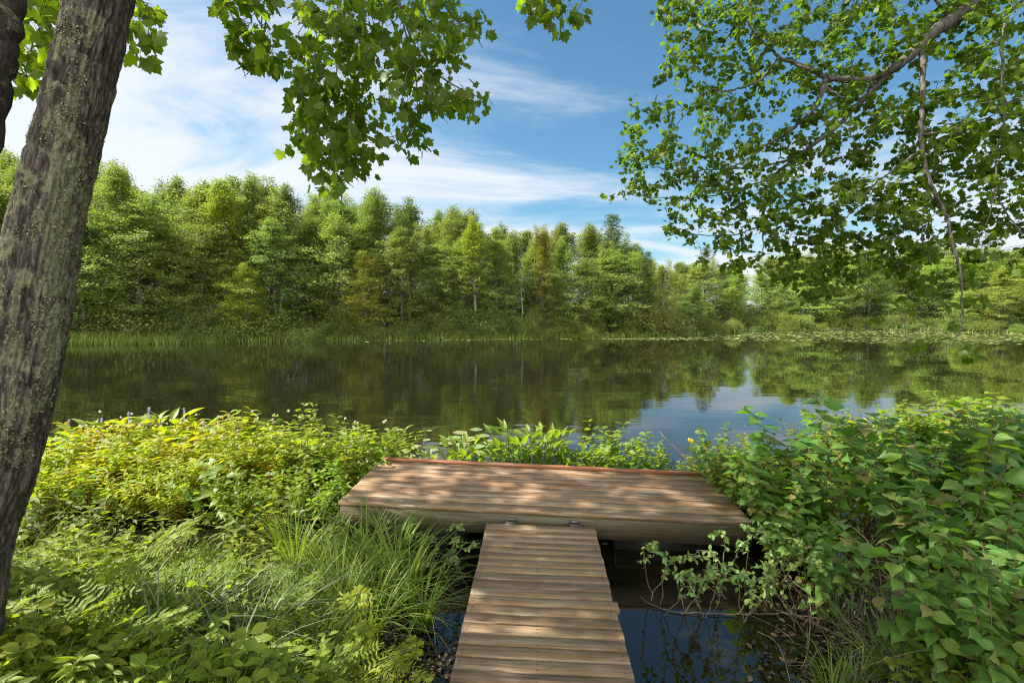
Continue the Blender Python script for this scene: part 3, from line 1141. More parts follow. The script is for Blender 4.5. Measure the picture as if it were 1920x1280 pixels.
def blades_field(pts, h, w, r, mat, name, label, bend=0.35):
    mb = MB()
    n = len(pts)
    hh = h * r.uniform(0.6, 1.25, n)
    tv = np.array([(-0.5, 0, 0), (0.5, 0, 0), (0.35, 0.12, 0.6), (-0.35, 0.12, 0.6), (0, bend, 1.0)])
    az = r.uniform(0, 6.28, n)
    Mx = np.zeros((n, 3, 3))
    Mx[:, 0, 0], Mx[:, 0, 1] = np.cos(az) * w, -np.sin(az) * hh
    Mx[:, 1, 0], Mx[:, 1, 1] = np.sin(az) * w, np.cos(az) * hh
    Mx[:, 2, 2] = hh
    mb.add_many(tv, [(0, 1, 2, 3), (3, 2, 4)], Mx, pts)
    o = mb.build(name, M[mat])
    return tag(o, label, None, None, 'stuff')


# bright marsh grass fringe on the far shore
pts = []
r = np.random.default_rng(77)
for _ in range(9000):
    p = r.uniform(40, 430) if r.random() < 0.62 else r.uniform(430, 2000)
    wide = 2.4 if p < 340 else (0.5 if p < 1320 else 4.0)
    d = shore_d(p) + r.uniform(-0.5, wide)
    x, y = col_at(p, d)
    pts.append((x, y, 0))
pts = np.array(pts)
pts[:, 2] = np.maximum(ground_z(pts[:, 0], pts[:, 1]), -0.05)
blades_field(pts, 0.42, 0.05, r, 'marsh', 'marsh_grass', 'bright green marsh grass along the far waterline')

# floating pads band in the cove
mb = MB()
ang = np.linspace(0, 2 * math.pi, 9)[:-1]
disc = np.concatenate([np.stack([np.cos(ang), np.sin(ang), 0 * ang], -1)])
n = 3600
T = []
while len(T) < n:
    p = r.uniform(1090, 2000)
    t = (p - 1090) / 800
    dfar = shore_d(p) + 0.3
    dnear = 37.5 - 6.0 * min(1, t) ** 0.8
    u = r.random() ** 0.7
    d = dnear + (dfar - dnear) * u
    if hnoise(p * 0.02, d * 0.6, 1.0) > 0.45 and r.random() < 0.8:
        continue
    T.append((*col_at(p, d), r.uniform(0.006, 0.02)))
for _ in range(500):
    p = r.uniform(560, 1100)
    T.append((*col_at(p, shore_d(p) - abs(r.normal()) * 0.8), r.uniform(0.006, 0.02)))
T = np.array(T)
n = len(T)
sc = r.uniform(0.06, 0.15, n)
Mx = np.zeros((n, 3, 3))
tl = r.normal(size=(n, 2)) * 0.05
Mx[:, 0, 0] = Mx[:, 1, 1] = Mx[:, 2, 2] = sc
Mx[:, 2, 0], Mx[:, 2, 1] = tl[:, 0] * sc, tl[:, 1] * sc
mb.add_many(disc, [tuple(range(8))], Mx, T)
tag(mb.build('floating_pads', M['pad_far']), 'pale band of floating pads across the far cove', kind='stuff')

# ------------------------------------------------------------------ dock and gangway
DOCK_Z = 0.425
dock_o = G(628, 945, DOCK_Z)
Yf = 4.16                                        # front edge
XL, XR, Yb = -1.62, 1.92, 5.36
dock = thing('dock', 'brown plank swimming dock floating at the pond edge', 'dock', (0, Yf, 0.447 - 0.02))
dock.rotation_euler = (0, R(2.05), R(-0.6))
dz0 = 0.02
r = np.random.default_rng(3)
mb, nails = MB(), MB()
nb = 8
pitch = (Yb - Yf - 0.03) / nb
hexa = [(0.0032 * math.cos(a), 0.0032 * math.sin(a)) for a in np.linspace(0, 2 * math.pi, 7)[:-1]]


def nail(m, x, y, z):
    m.add([(x + a, y + b, z) for a, b in hexa] + [(x + a, y + b, z - 0.01) for a, b in hexa], [tuple(range(6))] + [(k, k + 6, (k + 1) % 6 + 6, (k + 1) % 6) for k in range(6)])


for k in range(nb):
    y0 = -0.004 + k * pitch
    jl, jr = r.uniform(-0.012, 0.008), r.uniform(-0.008, 0.012)
    dz = r.uniform(-0.0022, 0.0022, 4)
    mb.plank((XL + jl, y0, dz0 - 0.036), (XR + jr, y0 + pitch - 0.017, dz0), 0.0025, dz)
    for x in np.linspace(XL + 0.05, XR - 0.05, 8):
        for yy in (0.03, pitch - 0.037):
            nail(nails, x + r.uniform(-.006, .006), y0 + yy + r.uniform(-.005, .005), dz0 + 0.0032)


def with_nails(boards, nails_, name, mat, parent):
    nb_ = sum(len(x) for x in boards.s)
    boards.join(nails_)
    o = boards.build(name, mat, parent)
    o.data.materials.append(M['nail'])
    idx = np.zeros(len(o.data.polygons), np.int32)
    idx[nb_:] = 1
    o.data.polygons.foreach_set('material_index', idx)


with_nails(mb, nails, 'deck', M['deck'], dock)
Dd = Yb - Yf
mb = MB()
mb.plank((XL + 0.01, Dd - 0.055, dz0 + 0.004), (XR - 0.06, Dd - 0.012, dz0 + 0.040), 0.004)
mb.build('edge_board', M['curb'], dock)
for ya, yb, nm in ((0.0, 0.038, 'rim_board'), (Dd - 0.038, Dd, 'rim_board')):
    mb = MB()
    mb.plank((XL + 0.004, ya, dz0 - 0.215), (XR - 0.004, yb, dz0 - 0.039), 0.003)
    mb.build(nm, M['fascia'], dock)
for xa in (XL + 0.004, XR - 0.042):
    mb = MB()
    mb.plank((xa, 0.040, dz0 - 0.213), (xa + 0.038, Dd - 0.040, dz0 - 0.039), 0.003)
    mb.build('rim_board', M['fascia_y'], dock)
for x in np.linspace(XL + 0.6, XR - 0.6, 5):
    mb = MB()
    mb.box((x, 0.042, dz0 - 0.19), (x + 0.038, Dd - 0.042, dz0 - 0.04))
    mb.build('joist', M['fascia_y'], dock)


def float_mat():
    m, nt, N, L, b = new_mat('dark_float_plastic')
    f = noise_n(N, L, mapping(N, L, (5, 5, 5)), 2, 4)
    L.new(ramp(N, L, f, [(0.3, (0.008, 0.008, 0.008)), (0.7, (0.022, 0.02, 0.018))]), b.inputs['Base Color'])
    b.inputs['Roughness'].default_value = 0.6
    return m


M['float'] = float_mat()
for x in (XL + 0.28, XR - 1.1):
    mb = MB()
    mb.plank((x, 0.25, dz0 - 0.55), (x + 0.8, Dd - 0.2, dz0 - 0.217), 0.04)
    mb.build('float', M['float'], dock)

# gangway: 2x4 slats on two stringers, hinged to the dock
GZ, GW = 0.363, 0.905
gl = G(912, 983, GZ)
gang = thing('gangway', 'narrow gangway of weathered brown slats leading out to the dock', 'gangway', (gl[0], 4.08, GZ - 0.01))
gang.rotation_euler = (0, R(1.1), R(-1.2))
mb, nails = MB(), MB()
ng = 38
for k in range(ng):
    y1 = -0.02 - k * 0.0935
    jl, jr = r.normal() * 0.002, r.normal() * 0.003
    if k == 11:
        jr += 0.022
    dz = r.uniform(-0.002, 0.002, 4)
    if k == 0:
        mb.plank((jl, y1 - 0.0885, -0.028), (GW + jr, y1, 0.028), 0.007, dz)
    else:
        mb.plank((jl, y1 - 0.0770, -0.028), (GW + jr, y1, 0.010), 0.0025, dz)
    zt = 0.0105 if k else 0.0285
    for x in (0.03, GW * 0.47, GW - 0.035):
        for yy in (0.026, 0.063):
            nail(nails, x + r.uniform(-.006, .006), y1 - yy + r.uniform(-.005, .005), zt + 0.0022)
with_nails(mb, nails, 'slats', M['gang'], gang)
for x in (0.015, GW - 0.055):
    mb = MB()
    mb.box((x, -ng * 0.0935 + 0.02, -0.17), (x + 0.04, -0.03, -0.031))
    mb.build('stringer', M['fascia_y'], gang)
for x in (0.16, 0.70):
    mb = MB()
    mb.box((x, -0.018, 0.012), (x + 0.085, 0.052, 0.020))
    mb.tube([(x + 0.002, 0.022, 0.0225), (x + 0.083, 0.022, 0.0225)], 0.0045, 8)
    mb.box((x, 0.048, 0.020), (x + 0.085, 0.0515, 0.045))
    mb.build('hinge', M['metal'], gang)

# ------------------------------------------------------------------ branching growth used by the near maples
def grow(tm, nodes, targets, r, sag=0.08, rad=0.0045, attract=1.0):
    """joins each target to the nearest point of the tree so far; returns the twig polylines"""
    nodes = [np.asarray(n, float) for n in nodes]
    arr = np.array(nodes)
    d0 = np.array([np.min(np.linalg.norm(arr - t, axis=1)) for t in targets])
    twigs = []
    for k in np.argsort(d0):
        t = targets[k]
        dist = np.linalg.norm(arr - t, axis=1)
        b = arr[np.argmin(dist)]
        L_ = np.linalg.norm(t - b)
        if L_ < 0.03:
            continue
        m = 5
        s = np.linspace(0, 1, m)[:, None]
        jit = r.normal(size=(m, 3)) * 0.05 * L_ * np.sin(s * math.pi)
        pts = b + (t - b) * s + jit + np.array([0, 0, 1]) * (sag * L_ * np.sin(s * math.pi) * 1.2)
        r0 = rad * (0.6 + 0.9 * min(1.5, L_))
        tm.tube(pts, np.linspace(r0, 0.0014, m), 4, cap=False)
        twigs.append(pts)
        arr = np.concatenate([arr, pts[1:]])
    return twigs


def twig_leaves(mb, twigs, per, size, r, template=MAPLE, droop=0.35, upn=1.0, flat=0.5, start=0.3, loose=0.0):
    T, D, Nn, S = [], [], [], []
    for pts in twigs:
        L_ = np.linalg.norm(pts[-1] - pts[0])
        n = max(3, int(per * (0.5 + 0.8 * min(1.2, L_))))
        f = r.uniform(start, 1.02, n)
        idx = f * (len(pts) - 1)
        i0 = np.clip(idx.astype(int), 0, len(pts) - 2)
        w = (idx - i0)[:, None]
        p = pts[i0] * (1 - w) + pts[i0 + 1] * w
        ax = pts[-1] - pts[-2]
        ax = ax / (np.linalg.norm(ax) + 1e-9)
        side = rdir(n, r)
        d = ax * 0.5 + side * np.array([0.9, 0.9, 0.35]) + np.array([0, 0, -droop])
        d /= np.linalg.norm(d, axis=1)[:, None]
        s = size * r.uniform(0.6, 1.2, n)
        T.append(p + d * s[:, None] * 0.45 + r.normal(size=(n, 3)) * loose)
        D.append(d)
        Nn.append(rdir(n, r) * flat + np.array([0, 0, upn]))
        S.append(s)
    T, D, Nn, S = map(np.concatenate, (T, D, Nn, S))
    mb.add_many(*template, frames(D, Nn, S), T)


def in_poly(px, py, poly):
    x, y = np.asarray(px), np.asarray(py)
    ins = np.zeros(x.shape, bool)
    n = len(poly)
    for k in range(n):
        ax, ay = poly[k]
        bx, by = poly[(k + 1) % n]
        ins ^= ((ay > y) != (by > y)) & (x < (bx - ax) * (y - ay) / (by - ay + 1e-9) + ax)
    return ins


def sample_poly(poly, n, r, dfun, mind=0):
    poly = np.array(poly, float)
    lo, hi = poly.min(0), poly.max(0)
    out, kept = [], []
    tries = 0
    while len(out) < n and tries < n * 60:
        tries += 1
        p = r.uniform(lo, hi)
        if not in_poly(p[0:1], p[1:2], poly)[0]:
            continue
        if mind and kept and min((p[0] - a) ** 2 + (p[1] - b) ** 2 for a, b in kept[-260:]) < mind * mind:
            continue
        kept.append(p)
        out.append(P(p[0], p[1], dfun(p[0], p[1], r)))
    return np.array(out)


def poly3(pts):
    return np.array([P(*p) for p in pts])


def smooth_path(pts, n):
    pts = np.asarray(pts, float)
    k = len(pts)
    t = np.linspace(0, k - 1, n)
    out = []
    for a in t:
        i1 = min(int(a), k - 2)
        u = a - i1
        p0, p1, p2, p3 = pts[max(i1 - 1, 0)], pts[i1], pts[i1 + 1], pts[min(i1 + 2, k - 1)]
        out.append(0.5 * ((2 * p1) + (-p0 + p2) * u + (2 * p0 - 5 * p1 + 4 * p2 - p3) * u * u + (-p0 + 3 * p1 - 3 * p2 + p3) * u ** 3))
    return np.array(out)


# ------------------------------------------------------------------ leaning maple beside the bank
def make_leaning_maple():
    r = np.random.default_rng(21)
    root = thing('maple_tree', 'lichen-crusted maple leaning over the bank with leafy boughs hanging down', 'tree', (0, 0, 0))
    D0 = 2.25
    ctr = poly3([(-140, 1460, D0), (-106, 1300, D0), (-74, 1150, D0), (-46, 1000, D0), (-6, 880, D0), (24, 760, D0), (45, 650, D0), (69, 520, D0), (101, 370, D0),
                 (142, 190, D0), (186, 0, D0), (226, -220, D0), (285, -460, 2.3), (350, -700, 2.4)])
    wid = np.interp(np.linspace(0, 1, 14), [0, .08, .25, .36, .43, .5, .7, .8, 1.0], [.29, .245, .2, .205, .215, .205, .178, .172, .14])
    wid = wid * 0.66
    nA, nR = 210, 620
    path = smooth_path(ctr, nR)
    rad = np.interp(np.linspace(0, 13, nR), np.arange(14), wid)
    t = np.gradient(path, axis=0)
    t /= np.linalg.norm(t, axis=1)[:, None]
    a = np.cross(t, np.array([0, 1.0, 0]))
    a /= np.linalg.norm(a, axis=1)[:, None]
    b = np.cross(t, a)
    th = np.linspace(0, 2 * math.pi, nA, endpoint=False)
    ring = a[:, None] * np.cos(th)[None, :, None] + b[:, None] * np.sin(th)[None, :, None]
    V = np.zeros((nR, nA, 3))
    lich = np.zeros((nR, nA))
    wound = np.zeros((nR, nA))
    fur = np.ones((nR, nA))
    arc = np.concatenate([[0], np.cumsum(np.linalg.norm(np.diff(path, axis=0), axis=1))])
    wc = P(72, 800, D0 - 0.17)
    bc = P(118, 690, D0 - 0.03)
    for i_ in range(nR):
        for j_ in range(nA):
            base = path[i_] + ring[i_, j_] * rad[i_]
            cx, sx = math.cos(th[j_]), math.sin(th[j_])
            s = arc[i_]
            p = Vector((cx * 2.9, sx * 2.9, s * 2.0))
            ridge = 1 - abs(mnoise.noise(Vector((cx * 4.6, sx * 4.6, s * 2.3)) + 0.5 * mnoise.noise_vector(p)))
            fine = mnoise.fractal(Vector((cx * 9, sx * 9, s * 11)), 0.9, 2.1, 4)
            lump = mnoise.noise(Vector((cx * 1.2, sx * 1.2, s * 1.7)))
            wv = mnoise.noise_vector(Vector((cx * 2.2, sx * 2.2, s * 3.0)))
            wq = mnoise.noise_vector(Vector((cx * 9, sx * 9, s * 14)))
            vd = mnoise.voronoi(Vector((cx * 5.2 + 0.9 * wv[0] + 0.18 * wq[0], sx * 5.2 + 0.9 * wv[1] + 0.18 * wq[1], s * 5.5 + 1.1 * wv[2] + 0.25 * wq[2])))[0]
            crack = min(1.0, (vd[1] - vd[0]) / 0.30)
            crack = crack * crack * (3 - 2 * crack)
            fur[i_, j_] = crack
            disp = 0.0075 * (crack - 0.8) + 0.014 * (ridge - 0.7) + 0.007 * fine + 0.012 * lump
            db = np.linalg.norm(base - bc)
            disp += 0.030 * math.exp(-(db / 0.10) ** 2)
            dw = base - wc
            e = (dw[0] / 0.11) ** 2 + (dw[1] / 0.2) ** 2 + (dw[2] / 0.14) ** 2
            disp -= 0.030 * math.exp(-e * 1.6) - 0.016 * math.exp(-(e - 1.5) ** 2 * 2)
            wound[i_, j_] = min(1, max(0, 1.35 - e + 0.5 * lump))
            V[i_, j_] = base + ring[i_, j_] * disp
            h = V[i_, j_, 2]
            lv = 0.13 * mnoise.noise(Vector((cx * 1.7, sx * 1.7, s * 1.6 + 3))) + 0.10 * mnoise.noise(Vector((cx * 4.7, sx * 4.7, s * 5.0 + 3)))
            lich[i_, j_] = lv + 0.045 + 0.11 * float(ss(1.3, 2.0, h) * (1 - ss(2.5, 3.4, h))) + 0.02 * cx - 0.02 - 0.25 * wound[i_, j_]
    mb = MB()
    i = np.arange(nR - 1)[:, None] * nA
    j = np.arange(nA)[None, :]
    jn = (j + 1) % nA
    q = np.stack([i + j, i + jn, i + nA + jn, i + nA + j], -1).reshape(-1, 4)
    mb.v.append(V.reshape(-1, 3))
    mb.l.append(q.ravel())
    mb.s.append(np.full(len(q), 4))
    mb.n = nR * nA
    tr = mb.build('trunk', M['trunk'], root, smooth=True)
    for nm, arr_ in (('lichen', lich), ('wound', wound), ('plate', fur)):
        at = tr.data.attributes.new(nm, 'FLOAT', 'POINT')
        at.data.foreach_set('value', arr_.astype(np.float32).ravel())
    # lichen flakes standing proud of the bark
    nrm = ring.reshape(-1, 3)
    L0 = lich.ravel() + 0.0
    Vf = V.reshape(-1, 3)
    pick = []
    cand = r.permutation(len(Vf))
    for k in cand:
        v = Vf[k]
        m = mnoise.fractal(Vector(v * 7.0), 0.8, 2.0, 4) * 0.5 + L0[k] * 2.2
        if m > 0.21 and wound.ravel()[k] < 0.3:
            pick.append(k)
    pick = np.array(pick[:24000])
    ang = np.linspace(0, 2 * math.pi, 8)[:-1]
    rr_ = np.array([1, 0.7, 1.1, 0.65, 0.95, 0.75, 1.05])
    flake = np.stack([np.cos(ang) * rr_, np.sin(ang) * rr_, 0.35 * (rr_ - 0.7)], -1)
    fl = MB()
    N_ = nrm[pick] + rdir(len(pick), r) * 0.24
    fl.add_many(flake, [tuple(range(7))], frames(rdir(len(pick), r), N_, 0.0018 + 0.0045 * r.random(len(pick)) ** 2), Vf[pick] + nrm[pick] * r.uniform(0.0005, 0.004, len(pick))[:, None])
    fl.build('lichen', M['lichen'], tr)

    # hanging bough in the upper middle of the view
    tm, lm = MB(), MB()
    skel = [[(330, -640, 2.4), (470, -470, 2.5), (620, -260, 2.65), (760, -120, 2.8), (900, -60, 2.95)],
            [(640, -240, 2.67), (632, -60, 2.68), (634, 60, 2.68), (630, 180, 2.66), (634, 300, 2.64)],
            [(700, -160, 2.75), (735, -40, 2.78), (760, 60, 2.8), (780, 150, 2.8), (783, 250, 2.8)],
            [(770, -115, 2.82), (840, 20, 2.9), (885, 60, 2.95), (905, 90, 2.95)],
            [(740, -30, 2.78), (770, 70, 2.82), (810, 130, 2.86), (860, 165, 2.9), (915, 190, 2.95)],
            [(560, -330, 2.6), (530, -140, 2.65), (500, -20, 2.7), (490, 60, 2.7), (505, 130, 2.7)],
            [(470, -470, 2.5), (430, -200, 2.9), (425, -20, 3.0)],
            [(890, -62, 2.95), (960, -70, 3.1), (1020, -30, 3.2), (1040, 30, 3.2)]]
    nodes = []
    for n_, s in enumerate(skel):
        pp = smooth_path(poly3(s), 22)
        r0 = 0.028 if n_ == 0 else 0.007
        tm.tube(pp, np.linspace(r0, 0.006 if n_ == 0 else 0.002, 22), 6)
        nodes += list(pp)
    dp = lambda px, py, r_: 2.72 + 0.0006 * (px - 700) + r_.normal() * 0.22
    body = [(560, 0), (552, 120), (548, 190), (562, 240), (560, 300), (600, 325), (625, 355), (652, 350), (668, 300), (720, 285), (745, 270), (790, 268), (812, 262),
            (806, 225), (800, 215), (842, 195), (905, 205), (912, 180), (830, 150), (820, 110), (868, 105), (862, 80), (905, 66), (912, 30), (870, 22), (850, 0), (850, -70), (560, -70)]
    tg = sample_poly(body, 400, r, dp)
    tw = grow(tm, nodes, tg, r, 0.04, 0.0028)
    twig_leaves(lm, tw, 10, 0.058, r, MAPLE, 0.9, 0.45, 0.75, 0.15, 0.035)
    small = [(400, -20), (405, 12), (440, 70), (436, 96), (470, 130), (500, 140), (510, 128), (528, 95), (524, 60), (505, 0), (505, -60), (400, -60)]
    tw = grow(tm, nodes, sample_poly(small, 70, r, dp), r, 0.04, 0.0025)
    twig_leaves(lm, tw, 8, 0.064, r, MAPLE, 0.75, 0.55, 0.75)
    tuft = [(985, -30), (985, 10), (1010, 25), (1035, 60), (1050, 50), (1090, 30), (1098, 5), (1098, -40)]
    tw = grow(tm, nodes, sample_poly(tuft, 30, r, lambda a, b_, c: 3.2 + c.normal() * 0.15), r, 0.04, 0.0025)
    twig_leaves(lm, tw, 7, 0.075, r, MAPLE, 0.7, 0.55, 0.75)
    bo = tm.build('bough', M['twig'], root)
    lm.build('leaves', M['bough_leaf'], bo)

    # low spray behind the trunk
    tm, lm = MB(), MB()
    skel = [[(330, -640, 2.4), (250, -300, 3.0), (180, -60, 3.5), (70, 60, 3.6), (60, 130, 3.6)],
            [(250, -300, 3.0), (265, -60, 3.4), (262, 40, 3.5)]]
    nodes = []
    for s in skel:
        pp = smooth_path(poly3(s), 20)
        tm.tube(pp, np.linspace(0.02, 0.003, 20), 6)
        nodes += list(pp)
    spray = [(30, -40), (35, 60), (14, 150), (45, 172), (85, 165), (120, 60), (200, 60), (240, 100), (262, 108), (290, 80), (285, 55), (298, 20), (270, -10), (300, -50)]
    tw = grow(tm, nodes, sample_poly(spray, 100, r, lambda a, b_, c: 3.5 + c.normal() * 0.2), r, 0.04, 0.003)
    twig_leaves(lm, tw, 8, 0.10, r, MAPLE, 0.6, 0.6, 0.7)
    bo = tm.build('bough', M['twig'], root)
    o = lm.build('leaves', M['bough_leaf'], bo)
    o.color = (1.35, 1.25, 1.0, 1)  # backlit brightness put into the leaf tint

    # high crown, above the picture, that throws the dappled shade
    tm, lm = MB(), MB()
    c0 = path[-1]
    skel3 = [[c0, c0 + np.array([0.1, 0.4, 0.9]), (-1.2, 2.6, 6.2), (-2.6, 2.8, 7.2), (-4.8, 2.6, 7.8)],
             [c0 + np.array([0.1, 0.4, 0.9]), (0.2, 3.2, 6.6), (0.6, 4.2, 7.6)],
             [c0 + np.array([0.1, 0.4, 0.9]), (-2.6, 1.6, 6.0), (-4.4, 1.2, 6.8)],
             [(-1.2, 2.6, 6.2), (-1.6, 3.2, 8.0), (-2.2, 3.8, 9.2)]]
    nodes = []
    for s in skel3:
        pp = smooth_path(np.array([np.asarray(x, float) for x in s]), 24)
        tm.tube(pp, np.linspace(0.085, 0.02, 24), 7)
        nodes += list(pp)
    tg = []
    while len(tg) < 520:
        p = np.array([r.uniform(-8.0, 0.4), r.uniform(1.2, 6.0), r.uniform(5.2, 9.6)])
        e = ((p[0] + 3.8) / 3.6) ** 2 + ((p[1] - 4.1) / 2.0) ** 2 + ((p[2] - 7.4) / 2.3) ** 2
        if e > 1 or (p[2] - CAM_H) < 0.70 * p[1] + 0.35:
            continue
        tg.append(p)
    # unseen extra foliage added along the sun's rays to shade dock and gangway
    sv = np.array(sun_dir)
    while len(tg) < 520 + 210:
        q = np.array([r.uniform(-1.5, 2.0), r.uniform(4.1, 5.4), 0.4]) if r.random() < 0.6 else np.array([r.uniform(-0.6, 0.7), r.uniform(1.9, 4.1), 0.35])
        p = q + sv * (r.uniform(6.3, 9.2) - q[2]) / sv[2]
        if (p[2] - CAM_H) > 0.72 * p[1] + 0.35:
            tg.append(p)
    tg = np.array(tg)
    tw = grow(tm, nodes, tg, r, 0.05, 0.006)
    twig_leaves(lm, tw, 11, 0.125, r, MAPLE, 0.35, 0.9, 0.6)
    cr = tm.build('crown', M['limb'], root)
    lm.build('leaves', M['bough_leaf'], cr)
    return root


make_leaning_maple()

# second stem at the frame's edge
tree2 = thing('companion_tree', 'dark rough stem rising beside the leaning maple at the picture edge', 'tree', (0, 0, 0))
mb = MB()
pp = smooth_path(poly3([(-190, 1500, 2.75), (-150, 900, 2.75), (-95, 500, 2.75), (-28, 170, 2.75), (6, 0, 2.75), (36, -200, 2.75), (70, -500, 2.8)]), 90)
pp = pp + np.stack([0.008 * np.sin(np.arange(90) * 1.3), 0.01 * np.cos(np.arange(90) * 1.7), np.zeros(90)], -1)
mb.tube(pp, np.linspace(0.14, 0.068, 90) + 0.003 * np.sin(np.arange(90) * 2.1) + 0.003 * np.sin(np.arange(90) * 5.3), 28)
mb.build('trunk', M['trunk'], tree2, smooth=True)
tm, lm = MB(), MB()
r = np.random.default_rng(8)
nodes = list(smooth_path(np.array([pp[-1], pp[-1] + np.array([-0.6, 0.6, 0.9]), pp[-1] + np.array([-1.6, 1.4, 1.7])]), 14))
tm.tube(nodes, np.linspace(0.06, 0.015, 14), 6)
tg = np.array([(r.uniform(-6.8, -3.4), r.uniform(3.2, 4.6), r.uniform(6.0, 7.6)) for _ in range(60)])
tw = grow(tm, nodes, tg, r, 0.05, 0.006)
twig_leaves(lm, tw, 9, 0.12, r, MAPLE, 0.35, 0.9, 0.6)
cr = tm.build('crown', M['limb'], tree2)
lm.build('leaves', M['bough_leaf'], cr)


# ------------------------------------------------------------------ big maple reaching in from the other side
def uv(u, v, d):
    return (1100 + 0.531 * u, 0.531 * v, d)


def make_spreading_maple():
    r = np.random.default_rng(34)
    root = thing('spreading_maple', 'maple whose long leafy limb spreads across the upper sky over the thicket', 'tree', (0, 0, 0))
    S = [
        (0.088, 0.040, [uv(1990, -420, 4.6), uv(1680, -160, 4.5), uv(1400, 0, 4.4), uv(1290, 65, 4.4), uv(1180, 160, 4.4), uv(1060, 260, 4.5)]),
        (0.036, 0.006, [uv(1060, 262, 4.5), uv(930, 285, 4.5), uv(840, 268, 4.5), uv(740, 225, 4.6), uv(640, 170, 4.7), uv(560, 60, 4.8)]),
        (0.026, 0.005, [uv(840, 270, 4.5), uv(830, 330, 4.5), uv(770, 420, 4.6), uv(700, 470, 4.7), uv(600, 540, 4.8), uv(470, 610, 4.9)]),
        (0.012, 0.004, [uv(840, 300, 4.5), uv(880, 335, 4.45), uv(912, 342, 4.4)]),
        (0.013, 0.003, [uv(680, 205, 4.6), uv(600, 290, 4.7), uv(500, 320, 4.8), uv(420, 330, 4.9), uv(300, 460, 5.0)]),
        (0.026, 0.004, [uv(1060, 265, 4.5), uv(960, 370, 4.6), uv(830, 490, 4.7), uv(740, 560, 4.8), uv(665, 625, 4.9), uv(640, 700, 4.9), uv(620, 800, 4.9), uv(625, 900, 4.9)]),
        (0.010, 0.003, [uv(740, 560, 4.8), uv(600, 590, 4.9), uv(440, 600, 5.0), uv(280, 600, 5.1), uv(150, 560, 5.2)]),
        (0.008, 0.003, [uv(665, 625, 4.9), uv(500, 680, 5.0), uv(350, 700, 5.1), uv(150, 690, 5.2)]),
        (0.008, 0.003, [uv(620, 800, 4.9), uv(500, 830, 5.0), uv(330, 830, 5.1)]),
        (0.023, 0.0016, [uv(1180, 175, 4.4), uv(1190, 350, 4.3), uv(1180, 520, 4.25), uv(1230, 680, 4.2), uv(1280, 800, 4.15), uv(1310, 930, 4.1), uv(1330, 1050, 4.1), uv(1310, 1180, 4.1), uv(1260, 1250, 4.1)]),
        (0.010, 0.003, [uv(1185, 480, 4.25), uv(1290, 455, 4.2), uv(1400, 420, 4.1), uv(1500, 360, 4.0)]),
        (0.010, 0.003, [uv(1180, 535, 4.25), uv(1080, 600, 4.3), uv(980, 690, 4.4), uv(900, 790, 4.5)]),
        (0.008, 0.003, [uv(1230, 690, 4.2), uv(1180, 780, 4.2), uv(1200, 900, 4.2)]),
        (0.018, 0.003, [uv(1680, -160, 4.5), uv(1545, 0, 4.2), uv(1475, 80, 4.1), uv(1470, 250, 4.1), uv(1465, 450, 4.1), uv(1440, 650, 4.1), uv(1415, 800, 4.1)]),
        (0.008, 0.003, [uv(1440, 660, 4.1), uv(1500, 780, 4.1), uv(1600, 900, 4.0)]),
        (0.014, 0.003, [uv(1290, 65, 4.4), uv(1150, -60, 4.5), uv(900, -80, 4.6), uv(600, -90, 4.8), uv(350, -60, 5.0)]),
        (0.006, 0.002, [uv(350, -60, 5.0), uv(280, 60, 5.0), uv(290, 180, 5.0)]),
    ]
    tm, lm = MB(), MB()
    nodes = []
    for r0, r1, pts in S:
        n = 8 * len(pts)
        pp = smooth_path(poly3(pts), n)
        kk = np.arange(n)[:, None]
        pp = pp + r.normal(size=(n, 3)) * 0.004 + (0.004 + 0.08 * min(r0, 0.05)) * np.sin(kk * 0.45 + np.array([0, 2, 4]) + r0 * 300)
        tm.tube(pp, np.linspace(r0, r1, n) * (1 + 0.08 * np.sin(np.arange(n) * 1.9)), 9)
        nodes += list(pp)
    body = [(1232, -60), (1228, 40), (1250, 75), (1248, 105), (1222, 118), (1222, 150), (1255, 190), (1180, 188), (1182, 215), (1132, 250), (1178, 262), (1145, 300), (1160, 318),
            (1195, 330), (1180, 350), (1138, 376), (1205, 368), (1236, 392), (1235, 422), (1292, 448), (1312, 478), (1318, 520), (1350, 520), (1400, 505), (1440, 525), (1505, 540),
            (1520, 562), (1560, 545), (1640, 520), (1700, 505), (1770, 480), (1800, 545), (1840, 545), (1800, 480), (1860, 430), (1920, 440), (1990, 420), (1990, -60)]
    dp = lambda px, py, r_: float(np.interp(px, [1130, 1400, 1900], [5.2, 4.95, 4.4])) + r_.normal() * 0.32
    tg = sample_poly(body, 1300, r, dp)
    low = [(1560, 330), (1480, 470), (1520, 555), (1640, 530), (1760, 560), (1830, 560), (1920, 480), (1990, 420), (1990, 200), (1700, 260)]
    tg = np.concatenate([tg, sample_poly(low, 110, r, dp)])
    tw = grow(tm, nodes, tg, r, 0.06, 0.0032)
    twig_leaves(lm, tw, 20, 0.057, r, MAPLE, 0.35, 0.65, 0.85, 0.25, 0.022)
    # thin hanging tips over the cove
    tips = [(1770, 560), (1780, 600), (1730, 640), (1700, 640), (1800, 655), (1830, 665), (1760, 630), (1850, 560), (1830, 555), (1640, 600), (1610, 540), (1690, 560), (1805, 640), (1900, 500), (1880, 470)]
    tw = grow(tm, nodes, np.array([P(a, b, 4.1 + r.normal() * 0.1) for a, b in tips]), r, 0.03, 0.0028)
    twig_leaves(lm, tw, 7, 0.085, r, MAPLE, 0.4, 0.7, 0.7, 0.6)
    li = tm.build('limb', M['limb'], root)
    lm.build('leaves', M['maple_leaf'], li)
    # trunk and upper crown outside the picture
    tm, lm = MB(), MB()
    base = np.array([6.4, 2.0, gz(6.4, 2.0)])
    join = P(*uv(1990, -420, 4.6))
